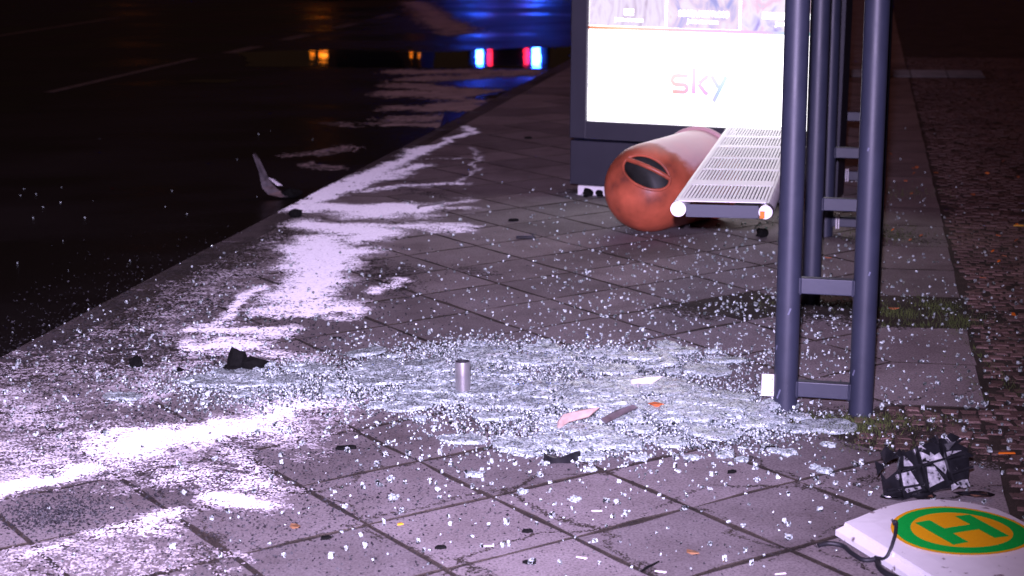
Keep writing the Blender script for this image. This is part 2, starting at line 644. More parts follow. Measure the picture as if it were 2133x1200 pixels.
ns = 0
placed = []
for (k, u, v) in sorted(spots, key=lambda s: s[2]):
    if missing(k, u, v):
        continue
    p = W(u, v)
    if v > 2.9 and in_view(p.x, p.y, 0.30) and ns < 300:
        me = random.choice({"d": VD, "r": VR_, "l": VL_}[k])
        o = link("paving_slab" if k == "d" else "border_slab", me, pavement)
        o.location = W(u, v, random.uniform(-.0006, .0008))
        o.rotation_euler = (random.uniform(-.002, .002), random.uniform(-.002, .002), ANG + random.uniform(-.004, .004))
        ns += 1
    elif -3 < v < 62:
        ol = {"d": DIA, "r": PR, "l": PL}[k]
        vs_, fs_ = chamfer_poly(wob(ol, 0.010, 0.001), random.uniform(-.0005, .001), 0.03, 0.0015)
        rest.add([W(u + a, v + b, z) for a, b, z in vs_], fs_)
rest.build("far_paving", M["slab"], pavement, kind="stuff")

# mosaic setts on the house side, and the patch round the shelter's feet
sett_strip = sheet("sett_strip", U_EDGE_R + 0.006, 4.2, -8, 60, -0.0026, M["dirt"])
SV = []
for i in range(12):
    w, h = 0.0235 * rng.uniform(.86, 1.10), 0.0215 * rng.uniform(.86, 1.10)
    ol = [(-w + rng.normal(0, .0030), -h + rng.normal(0, .0030)), (w + rng.normal(0, .0030), -h + rng.normal(0, .0030)), (w + rng.normal(0, .0030), h + rng.normal(0, .0030)), (-w + rng.normal(0, .0030), h + rng.normal(0, .0030))]
    vs_, fs_ = chamfer_poly(ol, 0.0, 0.022, 0.005)
    me = mesh("sett", vs_, fs_, [M["sett"], M["dirt"]])
    me.polygons.foreach_set("material_index", [0] * 5 + [1] * 4)
    SV.append((vs_, fs_, me))
setts = []
v = 3.3
row = 0
while v < 17:
    u = U_EDGE_R + 0.03 + (row % 2) * 0.024
    while u < 0.31 * v + 1.2 and u < 2.6:
        setts.append((u + random.gauss(0, .004), v + random.gauss(0, .004) + .012 * math.sin(u * 9 + row * .21)))
        u += random.uniform(.046, .056)
    v += 0.0475
    row += 1
v = 4.565
while v < 5.02:
    u = -0.12 + abs(v - 4.785) * 1.0 + 0.03
    while u < U_EDGE_R + 0.01:
        setts.append((u + random.gauss(0, .002), v + random.gauss(0, .002)))
        u += 0.0515
    v += 0.0475
setts = [s for s in setts if in_view(*W(*s)[:2], 0.05)]
setts.sort(key=lambda s: W(*s).y)
smb = MB()
for i, (u, v) in enumerate(setts):
    vs_, fs_, me = random.choice(SV)
    z = random.uniform(-.003, .005)
    if i < 300:
        o = link("sett", me, sett_strip)
        o.location = W(u, v, z)
        o.rotation_euler = (random.gauss(0, .03), random.gauss(0, .03), ANG + random.gauss(0, .05))
    else:
        c, s = math.cos(ANG + random.gauss(0, .05)), math.sin(ANG + random.gauss(0, .05))
        p = W(u, v, z)
        smb.add([(p.x + a * c - b * s, p.y + a * s + b * c, p.z + q) for a, b, q in vs_], fs_)
smb.build("far_setts", M["sett"], sett_strip, kind="stuff")

# ribbed tactile strip across the pavement, far behind the shelter
tact = sheet("tactile_strip", -2.0, 1.08, 15.02, 15.62, 0.002, M["dirt"])
for r_ in range(2):
    for k in range(10):
        if r_ == 0 and k == 0:
            tm = MB()
            tm.box((0, 0, 0), (0.292, 0.292, 0.006))
            for q in range(6):
                tm.box((0, -0.12 + q * 0.048, 0.005), (0.292, 0.022, 0.006))
            tme = mesh("tactile_slab", tm.v, tm.f, [M["tactile"]])
        link("tactile_slab", tme, tact, loc=W(-1.85 + k * 0.30, 15.17 + r_ * 0.30, 0.006), rotz=ANG)

# lane paint
def dash(u, v0, v1, w):
    me = mesh("lane_marking", [W(u - w, v0, -0.116), W(u + w, v0, -0.116), W(u + w, v1, -0.116), W(u - w, v1, -0.116)], [(0, 1, 2, 3)], [M["paint"]])
    return link("lane_marking", me, road)


dash(-7.02, 14.3, 17.8, 0.05)
for v0 in (18.5, 20.4, 22.5, 24.6):
    dash(-6.90, v0, v0 + 0.95, 0.09)
dash(-10.93, 20.5, 24.8, 0.05)

# puddles
def puddle(name, pts, z=-0.117):
    out = []
    n = len(pts)
    for i in range(n):
        a, b = np.array(pts[i]), np.array(pts[(i + 1) % n])
        L = np.linalg.norm(b - a)
        m = max(2, int(L / 0.12))
        for k in range(m):
            q = a + (b - a) * k / m + rng.normal(0, 0.03, 2)
            out.append((q[0], q[1], z))
    return link(name, mesh(name, out, [tuple(range(len(out)))], [M["water"]]), kind="structure")


puddle("puddle", [(-2.6, 17.75), (-1.0, 17.45), (0.62, 17.2), (0.72, 19.9), (0.0, 19.75), (-0.9, 19.3), (-2.0, 19.9), (-3.0, 19.6)])
puddle("puddle", [(-0.25, 14.5), (-0.10, 14.15), (0.02, 14.75), (0.10, 15.2), (0.00, 15.1)])
puddle("puddle", [(-3.05, 16.2), (-2.6, 16.1), (-2.5, 16.35), (-3.0, 16.5)])

# ------------------------------------------------------------------ extinguisher powder
def vnoise(x, y, s, seed):
    r2 = np.random.default_rng(seed)
    T = r2.random((256, 256))
    X, Y = x / s, y / s
    xi, yi = np.floor(X).astype(int), np.floor(Y).astype(int)
    fx, fy = X - xi, Y - yi
    fx, fy = fx * fx * (3 - 2 * fx), fy * fy * (3 - 2 * fy)
    a, b = T[xi % 256, yi % 256], T[(xi + 1) % 256, yi % 256]
    c, d = T[xi % 256, (yi + 1) % 256], T[(xi + 1) % 256, (yi + 1) % 256]
    return (a * (1 - fx) + b * fx) * (1 - fy) + (c * (1 - fx) + d * fx) * fy


PAVE = [(-0.979, 8.486, -0.475, 8.341, 0.165, 1.0), (-0.923, 7.978, -0.593, 7.715, 0.154, 1.0), (-0.838, 7.392, -0.672, 7.382, 0.166, 0.95), (-0.781, 9.268, -0.551, 9.779, 0.107, 0.9), (-0.834, 6.983, -0.716, 6.977, 0.137, 0.95), (-1.039, 8.81, -0.775, 9.185, 0.076, 1.0), (-0.475, 8.341, -0.243, 8.325, 0.093, 0.5), (-0.248, 11.569, -0.479, 10.618, 0.044, 0.9), (-0.479, 10.618, -0.753, 9.576, 0.085, 0.95), (-0.753, 9.576, -0.953, 8.927, 0.117, 1.0), (-0.953, 8.927, -1.002, 8.587, 0.098, 1.0), (-0.958, 8.512, -0.61, 8.282, 0.165, 0.95), (-0.811, 7.971, -0.297, 7.876, 0.122, 0.75), (-0.615, 8.35, -0.25, 8.607, 0.071, 0.45), (-0.437, 8.048, -0.189, 7.956, 0.056, 0.55), (-0.838, 9.028, -0.264, 9.148, 0.064, 0.65), (-0.264, 9.148, -0.16, 9.842, 0.021, 0.5), (-0.16, 9.842, -0.213, 10.552, 0.023, 0.4), (-0.721, 9.886, -0.262, 10.141, 0.034, 0.45), (-0.798, 7.612, -0.755, 6.979, 0.153, 0.95), (-0.765, 6.884, -0.81, 6.444, 0.14, 0.95), (-0.791, 6.281, -0.641, 6.195, 0.105, 0.75), (-0.892, 6.247, -0.76, 6.319, 0.079, 0.9), (-0.98, 6.623, -1.065, 5.817, 0.026, 0.7), (-1.049, 5.92, -0.838, 5.841, 0.082, 0.6), (-1.078, 5.704, -0.89, 5.741, 0.08, 0.85), (-0.772, 6.126, -0.571, 6.192, 0.035, 0.7), (-0.811, 5.639, -0.672, 5.538, 0.063, 0.55), (-0.537, 6.43, -0.459, 6.774, 0.046, 0.7), (-1.506, 5.483, -1.117, 5.924, 0.24, 0.2), (-1.389, 5.867, -0.992, 6.992, 0.162, 0.2), (-1.363, 6.31, -0.991, 7.624, 0.117, 0.13), (-0.974, 6.58, -1.063, 5.851, 0.042, 0.85), (-1.044, 5.885, -0.78, 5.907, 0.074, 0.85), (-1.078, 5.704, -0.854, 5.72, 0.072, 0.95), (-0.887, 6.208, -0.602, 6.155, 0.069, 0.85), (-1.031, 5.617, -0.672, 5.538, 0.063, 0.5)]
NEAR = [(-1.013, 4.588, -0.748, 4.758, 0.183, 1.0), (-0.835, 4.881, -0.562, 4.935, 0.103, 0.9), (-1.077, 4.463, -0.956, 4.5, 0.113, 0.6), (-1.298, 4.291, -1.189, 4.346, 0.085, 0.9), (-0.995, 4.699, -0.7, 4.804, 0.173, 0.95), (-0.863, 4.716, -0.7, 4.804, 0.12, 1.0), (-0.713, 4.901, -0.549, 4.944, 0.124, 0.75), (-1.108, 4.726, -0.973, 4.586, 0.143, 0.6), (-0.755, 4.071, -0.671, 4.061, 0.085, 0.95), (-0.909, 4.258, -0.672, 4.231, 0.119, 0.5), (-1.318, 4.273, -1.238, 4.297, 0.096, 0.95), (-1.291, 4.45, -0.991, 4.358, 0.148, 0.45), (-1.52, 4.984, -1.149, 4.727, 0.231, 0.38), (-1.412, 4.603, -1.172, 4.594, 0.193, 0.42), (-1.164, 3.73, -0.881, 3.677, 0.156, 0.26), (-0.947, 3.877, -0.84, 3.906, 0.06, 0.527), (-1.112, 3.699, -1.048, 3.787, 0.052, 0.465), (-0.784, 3.674, -0.683, 3.775, 0.073, 0.186), (-1.07, 3.787, -0.815, 3.779, 0.095, 0.248), (-0.595, 4.616, -0.5, 4.725, 0.105, 0.3), (-0.695, 5.215, -0.462, 5.261, 0.088, 0.25), (-1.612, 5.311, -1.18, 5.409, 0.255, 0.28), (-1.122, 5.124, -1.004, 5.461, 0.089, 0.35), (-0.755, 4.451, -0.65, 4.249, 0.073, 0.5)]
NEG = [(-1.126, 4.049, -1.098, 4.031, 0.100, 0.42), (-1.194, 3.838, -1.08, 3.913, 0.065, 0.25), (-0.992, 3.976, -0.814, 4.073, 0.051, 0.22), (-1.397, 4.646, -1.321, 4.711, 0.079, 0.2)]
ROAD = [(-0.984, 17.01, 0.086, 16.878, 0.214, 0.7), (-0.913, 14.994, -0.207, 14.534, 0.227, 0.8), (-0.81, 13.885, -0.313, 13.834, 0.194, 0.75), (-0.886, 12.737, -0.362, 12.804, 0.107, 0.7), (-1.097, 25.197, -0.694, 23.117, 0.271, 0.7), (-0.898, 16.275, 0.13, 16.626, 0.23, 0.6), (-0.906, 15.609, -0.212, 14.917, 0.257, 0.75), (-0.838, 13.086, -0.372, 13.194, 0.184, 0.5), (-0.618, 13.866, -0.008, 14.702, 0.18, 0.65), (-1.574, 29.798, -0.608, 22.213, 0.255, 0.55), (-1.371, 11.189, -1.091, 11.508, 0.127, 0.35), (-1.261, 10.752, -1.071, 10.635, 0.09, 0.25), (-1.276, 12.774, -0.93, 12.857, 0.09, 0.2)]
RNEG = [(-0.227, 14.536, 0.034, 15.089, 0.116, 1.0)]


def capsule(X, Y, c, inner, outer):
    x1, y1, x2, y2, r, d = c
    dx, dy = x2 - x1, y2 - y1
    t = np.clip(((X - x1) * dx + (Y - y1) * dy) / (dx * dx + dy * dy + 1e-9), 0, 1)
    q = np.hypot(X - x1 - t * dx, Y - y1 - t * dy) / r
    s = np.clip((outer - q) / (outer - inner), 0, 1)
    return d * s * s * (3 - 2 * s)


def powder_layer(x0, x1, y0, y1, cell, caps, negs, z, seed, kerb_u=None, streak=1.6, gain=1.12, reach=1.6):
    xs, ys = np.arange(x0, x1, cell), np.arange(y0, y1, cell)
    X, Y = np.meshgrid(xs, ys, indexing='ij')
    wx = X + (vnoise(X, Y, 0.23, seed + 7) - .5) * 0.12 + (vnoise(X, Y, 0.06, seed + 8) - .5) * 0.05
    wy = Y + (vnoise(X, Y, 0.27, seed + 9) - .5) * 0.22 + (vnoise(X, Y, 0.07, seed + 10) - .5) * 0.08
    D = np.zeros_like(X)
    for c in caps:
        D = np.maximum(D, capsule(wx, wy, c, 0.1, reach))
    for c in negs:
        D -= capsule(wx, wy, c, 0.6, 1.2)
    s = max(cell, 0.0045) / 0.0045
    N = 0.13 * vnoise(X, Y * .8, .12, seed + 1) + 0.16 * vnoise(X / streak, Y, .035 * s ** .5, seed + 2) + 0.22 * vnoise(X / streak, Y, .014 * s ** .8, seed + 3) + 0.42 * np.random.default_rng(seed + 5).random(X.shape) + 0.18 * vnoise(X, Y, .008 * s, seed + 4)
    # flatten to a uniform distribution
    h, e = np.histogram(N, 400)
    cdf = np.cumsum(h) / h.sum()
    N = np.interp(N, e[1:], cdf)
    D = np.clip(D * gain, 0, 1.05)
    keep = (N < D * 1.02) & (D > 0.04)
    if kerb_u is not None:
        U = X * NN[0] + Y * NN[1]
        keep &= (U > kerb_u[0]) & (U < kerb_u[1])
    ii, jj = np.nonzero(keep)
    nx, ny = X.shape
    used = np.zeros((nx + 1, ny + 1), bool)
    for a, b in ((0, 0), (1, 0), (1, 1), (0, 1)):
        used[ii + a, jj + b] = True
    ids = -np.ones((nx + 1, ny + 1), int)
    ids[used] = np.arange(used.sum())
    vi, vj = np.nonzero(used)
    r2 = np.random.default_rng(seed)
    vx = x0 + (vi - .5) * cell + r2.uniform(-.36, .36, len(vi)) * cell
    vy = y0 + (vj - .5) * cell + r2.uniform(-.36, .36, len(vi)) * cell
    dens = D[np.clip(vi, 0, nx - 1), np.clip(vj, 0, ny - 1)]
    vz = z + 0.0015 + np.clip(dens, 0, 1) * r2.uniform(.0004, .0011, len(vi)) + .0006 * np.clip(dens, 0, 1)
    F = np.stack([ids[ii, jj], ids[ii + 1, jj], ids[ii + 1, jj + 1], ids[ii, jj + 1]], 1)
    return np.stack([vx, vy, vz], 1), F, dens


def np_mesh(name, layers, mats):
    V = np.concatenate([l[0] for l in layers])
    off, Fs = 0, []
    for l in layers:
        Fs.append(l[1] + off)
        off += len(l[0])
    F = np.concatenate(Fs).astype(np.int32)
    me = bpy.data.meshes.new(name)
    k = F.shape[1]
    me.vertices.add(len(V))
    me.vertices.foreach_set("co", V.astype(np.float32).ravel())
    me.loops.add(F.size)
    me.loops.foreach_set("vertex_index", F.ravel())
    me.polygons.add(len(F))
    me.polygons.foreach_set("loop_start", np.arange(0, F.size, k, dtype=np.int32))
    for m in mats:
        me.materials.append(m)
    me.update(calc_edges=True)
    if len(layers[0]) > 2:
        at = me.attributes.new("cover", 'FLOAT', 'POINT')
        at.data.foreach_set("value", np.concatenate([l[2] for l in layers]).astype(np.float32))
    me.validate()
    return me


KU = (-2.755, 9)
L = [powder_layer(-1.75, 0.05, 3.38, 5.50, 0.0042, PAVE + NEAR, NEG, 0.001, 21, KU, 1.5, 1.0, 1.55),
     powder_layer(-1.75, 0.05, 5.50, 8.7, 0.0065, PAVE, NEG, 0.001, 22, KU, 2.6, 1.05, 1.5),
     powder_layer(-1.45, 0.35, 8.7, 12.2, 0.010, PAVE, NEG, 0.001, 23, KU, 2.4, 1.05, 1.45)]
link("extinguisher_powder", np_mesh("extinguisher_powder", L, [M["powder"]]), label="white extinguisher powder strewn over the pavement slabs and along the kerb", cat="powder", kind="stuff")
L = [powder_layer(-1.7, -0.5, 10.3, 13.5, 0.016, ROAD, RNEG, -0.12, 24, (-9, -2.77), gain=1.7),
     powder_layer(-1.4, 0.5, 13.5, 17.4, 0.022, ROAD, RNEG, -0.12, 25, (-9, -2.77), gain=1.7),
     powder_layer(-2.2, 0.2, 21.0, 31.0, 0.04, ROAD, [], -0.12, 26, (-12, -2.77), gain=1.7)]
link("extinguisher_powder", np_mesh("extinguisher_powder_road", L, [M["dim_pink_powder"]]), label="powder, tinted pink for the sodium light, drifted across the wet road beyond the kerb", cat="powder", kind="stuff")

SOIL = [(0.70, 6.14, 0.988, 6.113, 0.135, 0.85), (0.722, 6.204, 0.87, 6.259, 0.044, 0.7), (1.30, 6.07, 1.62, 6.06, 0.15, 0.8), (1.0, 6.07, 1.25, 6.065, 0.14, 0.8), (0.80, 4.73, 1.15, 4.68, 0.11, 0.6), (1.048, 4.51, 1.231, 4.419, 0.05, 0.55), (0.958, 4.269, 0.758, 4.181, 0.03, 0.45), (0.716, 4.22, 0.785, 4.199, 0.035, 0.6), (1.64, 7.576, 1.752, 7.512, 0.106, 0.5), (1.42, 7.476, 1.502, 7.415, 0.083, 0.6), (-0.176, 6.898, -0.05, 6.844, 0.058, 0.5), (-0.043, 4.117, -0.031, 4.099, 0.016, 0.6), (0.137, 3.848, 0.158, 3.816, 0.017, 0.6), (-0.321, 3.921, -0.272, 3.871, 0.017, 0.6), (0.225, 4.374, 0.253, 4.313, 0.019, 0.5), (-0.763, 3.919, -0.645, 3.744, 0.027, 0.5), (0.31, 8.867, 0.531, 8.852, 0.062, 0.6)]
SOIL += [(-1.42, 5.9, -1.17, 7.4, 0.22, 0.62), (-1.10, 7.3, -0.95, 8.4, 0.10, 0.45), (-1.5, 5.3, -1.1, 5.7, .2, .45), (-0.55, 7.1, -0.45, 6.5, .12, .35), (-0.62, 9.1, -0.30, 8.75, .09, .35)]
# dirt swept along the joints of the near slabs
for i in range(-4, 6):
    for j in range(-6, 6):
        if (i + j) % 2 == 0:
            for dj in (1, -1):
                pa, pb = W(U0 + i * HS, V0 + j * HS), W(U0 + (i + 1) * HS, V0 + (j + dj) * HS)
                if pa.y < 6.2:
                    SOIL.append((pa.x, pa.y, pb.x, pb.y, random.uniform(.006, .012), random.uniform(.25, .6)))
L = [powder_layer(-1.3, 1.45, 3.38, 5.0, 0.004, SOIL, [], 0.0004, 31, None, 1.0, 1.0),
     powder_layer(-1.9, 1.9, 5.0, 9.2, 0.007, SOIL, [], 0.0004, 32, (-2.76, 9), 1.6, 1.0),
     powder_layer(0.1, 0.8, 8.6, 9.1, 0.008, SOIL, [], 0.0004, 33, None, 1.0, 1.0)]
link("soil", np_mesh("soil", L, [M["dirt"]]), label="dark soil spilled from the gaps and joints onto the slabs", cat="soil", kind="stuff")

# ------------------------------------------------------------------ broken glass
GLASS = [(0.253, 4.912, 0.445, 0.347, 1.0), (0.585, 4.753, 0.222, 0.26, 0.9), (-0.249, 5.196, 0.371, 0.311, 0.7), (-0.755, 5.218, 0.33, 0.261, 0.5), (0.169, 4.543, 0.225, 0.119, 0.6), (0.355, 5.4, 0.386, 0.224, 0.55), (-0.107, 5.544, 0.396, 0.236, 0.3)]
CUBE = np.array([[-1, -1, -1], [1, -1, -1], [1, 1, -1], [-1, 1, -1], [-1, -1, 1], [1, -1, 1], [1, 1, 1], [-1, 1, 1]]) * .5
CF = np.array([[0, 3, 2, 1], [4, 5, 6, 7], [0, 1, 5, 4], [1, 2, 6, 5], [2, 3, 7, 6], [3, 0, 4, 7]])


def heap_z(x, y):
    z = 0
    for cx, cy, rx, ry, w in GLASS:
        q = ((x - cx) / rx) ** 2 + ((y - cy) / ry) ** 2
        z = z + w * np.exp(-q * 1.6)
    return np.clip(z, 0, 1.2)


def glass_bits(P, size, lift):
    n = len(P)
    S = size[:, None] * rng.uniform(.6, 1.35, (n, 3))
    a = rng.uniform(0, 6.283, n)
    tx, ty = rng.normal(0, .35, n), rng.normal(0, .35, n)
    J = CUBE[None] + rng.normal(0, .11, (n, 8, 3))
    V = J * S[:, None, :]
    # tilt, then turn
    cy_, sy_ = np.cos(tx)[:, None], np.sin(tx)[:, None]
    V = np.stack([V[..., 0], V[..., 1] * cy_ - V[..., 2] * sy_, V[..., 1] * sy_ + V[..., 2] * cy_], -1)
    c, s = np.cos(a)[:, None], np.sin(a)[:, None]
    V = np.stack([V[..., 0] * c - V[..., 1] * s, V[..., 0] * s + V[..., 1] * c, V[..., 2]], -1)
    low = V[..., 2].min(1)
    V[..., 0] += P[:, 0, None]
    V[..., 1] += P[:, 1, None]
    V[..., 2] += (lift - low)[:, None]
    return V


# positions: the heap, then a scatter thinning out to all sides
P = []
for cx, cy, rx, ry, w in GLASS:
    n = int(w * rx * ry * 95000)
    q = rng.normal(0, .48, (n, 2))
    P.append(np.stack([cx + q[:, 0] * rx, cy + q[:, 1] * ry], 1))
heap = np.concatenate(P)
sc = []
for (cx, cy, sx, sy, n) in [(0.15, 5.1, .65, .9, 1800), (0.55, 6.4, .40, 1.0, 900), (0.1, 4.5, .5, .35, 420), (1.2, 6.0, .35, 1.2, 800), (1.1, 6.1, .4, .2, 260), (-0.9, 5.3, .45, .35, 600), (0.45, 8.0, .5, .8, 300), (1.3, 4.9, .35, .6, 320), (1.8, 7.5, .5, 1.6, 420), (-1.25, 5.6, .3, .6, 600), (-.6, 6.5, .4, .7, 200), (-1.9, 8.5, .9, 1.6, 60), (0.9, 5.0, .3, .3, 220)]:
    sc.append(np.stack([rng.normal(cx, sx, n), rng.normal(cy, sy, n)], 1))
sc = np.concatenate(sc)
sc = sc[(sc[:, 1] > 3.42) & (np.abs(sc[:, 0]) < .31 * sc[:, 1] + .1)]
hz = heap_z(heap[:, 0], heap[:, 1])
Vh = glass_bits(heap, np.exp(rng.uniform(math.log(.0026), math.log(.0068), len(heap))), 0.001 + rng.random(len(heap)) * .026 * hz)
ssz = np.exp(rng.uniform(math.log(.0022), math.log(.0095), len(sc)))
uu = sc[:, 0] * NN[0] + sc[:, 1] * NN[1]
base = np.where(uu < -2.76, -.12, 0.0005)
app = ssz / sc[:, 1] * np.where(hz.mean() > -1, 1, 1)
order = np.argsort(-app)
# the 300 loose cubes that show largest are things of their own
loose = [i for i in order if heap_z(sc[i, 0], sc[i, 1]) < .25 and uu[i] > -2.7][:300]
ls = set(loose)
others = np.array([i for i in range(len(sc)) if i not in ls])
Vs = glass_bits(sc[others], ssz[others], base[others])
VV = np.concatenate([Vh, Vs]).reshape(-1, 3)
nb = len(Vh) + len(Vs)
FF = (CF[None] + (np.arange(nb) * 8)[:, None, None]).reshape(-1, 4)
link("broken_glass", np_mesh("broken_glass", [(VV, FF)], [M["glass"]]), label="glittering heap and scatter of crumbled safety glass across the pavement", cat="broken glass", kind="stuff")
CM = []
for i in range(8):
    V = glass_bits(np.zeros((1, 2)), np.array([1.0]), np.zeros(1))[0]
    me = mesh("glass_cube", V, CF, [M["glass"]])
    CM.append(me)
for i in loose:
    o = link("glass_cube", random.choice(CM), None, "small loose cube of shattered safety glass on the slabs outside the heap", "glass fragment", "loose glass cubes on the slabs")
    o.location = (sc[i, 0], sc[i, 1], 0.0005)
    o.scale = (ssz[i] * 1.15,) * 3
    o.rotation_euler = (0, 0, rng.uniform(0, 6.28))


def plate_mesh(lx, ly, th):
    n = 15
    ph = rng.uniform(0, 6.28)
    ol = []
    for k in range(n):
        a = 2 * math.pi * k / n
        r_ = 1 + .13 * math.sin(2 * a + ph) + rng.normal(0, .07)
        ol.append((lx * r_ * math.copysign(abs(math.cos(a)) ** .8, math.cos(a)), ly * r_ * math.copysign(abs(math.sin(a)) ** .8, math.sin(a))))
    vs_, fs_ = [], []
    for (s, z) in ((0.0, th), (.5, th), (.88, th * .97), (1.0, th * .75), (1.02, th * .2), (.97, 0)):
        for (x, y) in ol:
            vs_.append((x * s + rng.normal(0, .0016), y * s + rng.normal(0, .0016), z + rng.normal(0, .0012)))
    for r_ in range(5):
        for k in range(n):
            j = (k + 1) % n
            if r_ == 0:
                fs_.append((n + k, n + j, k))
            else:
                fs_.append((r_ * n + k, (r_ + 1) * n + k, (r_ + 1) * n + j, r_ * n + j))
    return mesh("glass_clump", vs_, fs_, [M["glassplate"]])


PM = [plate_mesh(*s) for s in ((.055, .042, .010), (.042, .034, .011), (.066, .050, .010), (.032, .024, .010), (.023, .017, .009), (.048, .030, .011), (.080, .056, .010), (.017, .013, .008))]


def clump(x, y, z, me, rz, s=1.0, tilt=.05, label="flat clump of crazed safety glass lying in the glass heap", group="glass clumps in the heap"):
    o = link("glass_clump", me, None, label, "glass fragment", group)
    o.location = (x, y, z)
    o.rotation_euler = (rng.normal(0, tilt), rng.normal(0, tilt), rz)
    o.scale = (s, s, 1)
    return o


for k in range(210):
    cx, cy, rx, ry, w = GLASS[rng.choice(7, p=np.array([.30, .17, .17, .12, .1, .1, .04]))]
    x, y = cx + rng.normal(0, .48) * rx, cy + rng.normal(0, .48) * ry
    clump(x, y, .004 + .026 * float(heap_z(x, y)) * (.35 + .65 * rng.random()), PM[rng.choice(8, p=[.19, .16, .13, .15, .11, .13, .06, .07])], rng.normal(0, .35), rng.uniform(.8, 1.2))
big = "big thick plate of crazed glass along the front edge of the heap"
for (x, y, m, rz, s) in [(0.03, 4.50, 2, .05, 1.0), (0.12, 4.53, 0, .02, 1.1), (0.27, 4.55, 2, .15, 1.0), (0.20, 4.43, 1, .2, 1.0), (-0.14, 4.60, 0, -.05, 1.1), (0.42, 4.55, 5, .1, 1.1)]:
    clump(x, y, .002, PM[m], rz, s, .03, big, "front glass plates")
for k, (x, y) in enumerate([(-0.10, 4.30), (0.20, 4.33), (0.56, 4.44), (0.60, 4.40), (0.70, 4.47), (0.73, 4.45), (0.78, 4.33), (0.80, 4.30), (0.15, 4.10), (0.02, 4.16), (0.85, 4.52), (0.33, 4.42), (0.47, 4.42), (-0.30, 4.13)]):
    clump(x, y, .0008, PM[[4, 7, 3, 4, 4, 3, 7, 4, 7, 7, 4, 3, 4, 7][k]], rng.normal(0, .4), .85, .02, "small clump of crazed glass lying alone on the bare front slabs", "lone glass clumps")

# dark grit
def grit(boxes):
    Vs_, Fs_ = [], []
    k = 0
    for (cx, cy, sx, sy, n, s0, s1) in boxes:
        x, y = rng.normal(cx, sx, n), rng.normal(cy, sy, n)
        ok = (y > 3.42) & (np.abs(x) < .31 * y + .1)
        for a, b in zip(x[ok], y[ok]):
            s = math.exp(rng.uniform(math.log(s0), math.log(s1)))
            t = rng.uniform(0, 6.28)
            q = [(a + s * math.cos(t + i * 2.1) * rng.uniform(.5, 1.2), b + s * math.sin(t + i * 2.1) * rng.uniform(.5, 1.2), .0008) for i in range(3)]
            q.append((a, b, .001 + s * rng.uniform(.3, .9)))
            Vs_ += q
            Fs_ += [(k, k + 1, k + 3), (k + 1, k + 2, k + 3), (k + 2, k, k + 3)]
            k += 4
    return mesh("grit", Vs_, Fs_, [M["grit"]])


link("grit", grit([(-0.25, 4.0, .45, .35, 2600, .0010, .0042), (-0.9, 4.2, .4, .45, 12000, .0012, .0062), (-1.12, 4.05, .07, .07, 1500, .002, .006), (-1.15, 4.65, .25, .2, 1800, .0015, .006), (0.4, 3.8, .4, .25, 700, .001, .004), (-1.2, 5.4, .35, .5, 7000, .0015, .0075), (-1.0, 6.3, .35, .6, 4000, .002, .008), (-0.5, 4.5, .25, .2, 700, .001, .004)]), label="fine dark grit sprinkled over the slabs and the powder", cat="grit", kind="stuff")

# moss and grass in the gaps
def moss(spots):
    vs_, fs_ = [], []
    k = 0
    for (cx, cy, sx, sy, n, h) in spots:
        for _ in range(n):
            x, y = rng.normal(cx, sx), rng.normal(cy, sy)
            a, l = rng.uniform(0, 6.28), h * rng.uniform(.3, 1.2)
            w = .0018
            dx, dy = math.cos(a) * w, math.sin(a) * w
            lx, ly = rng.normal(0, .5) * l, rng.normal(0, .5) * l
            vs_ += [(x - dx, y - dy, -.006), (x + dx, y + dy, -.006), (x + lx, y + ly, l)]
            fs_.append((k, k + 1, k + 2))
            k += 3
    return mesh("moss", vs_, fs_, [M["moss"]])


def on(u, v):
    p = W(u, v)
    return p.x, p.y


mo = [(*on(.035, 4.80), .05, .05, 700, .016), (*on(-.08, 4.82), .07, .04, 600, .014), (*on(.14, 4.86), .07, .05, 500, .013), (*on(.10, 4.62), .12, .03, 300, .010),
      (*on(.15, 6.20), .05, .05, 350, .022), (*on(.30, 6.33), .05, .06, 400, .018), (*on(.36, 6.12), .04, .05, 260, .026), (*on(.02, 6.36), .06, .04, 220, .016), (*on(-.25, 6.3), .10, .06, 200, .014), (*on(.24, 6.05), .12, .02, 240, .014), (*on(.39, 5.7), .012, .5, 300, .014), (*on(-.04, 4.74), .05, .02, 260, .022), (*on(.13, 7.75), .10, .14, 700, .016), (*on(.2, 8.9), .12, .1, 300, .016), (-.185, 5.00, .02, .015, 160, .018), (-.15, 5.0, .022, .006, 60, .03), (*on(.36, 5.3), .01, .25, 160, .01)]
link("moss", mesh("moss", *(lambda me: ([v.co[:] for v in me.vertices], [p.vertices[:] for p in me.polygons]))(moss(mo)), [M["moss"]]), label="green moss and short grass in the gaps round the shelter posts", cat="moss", kind="stuff")

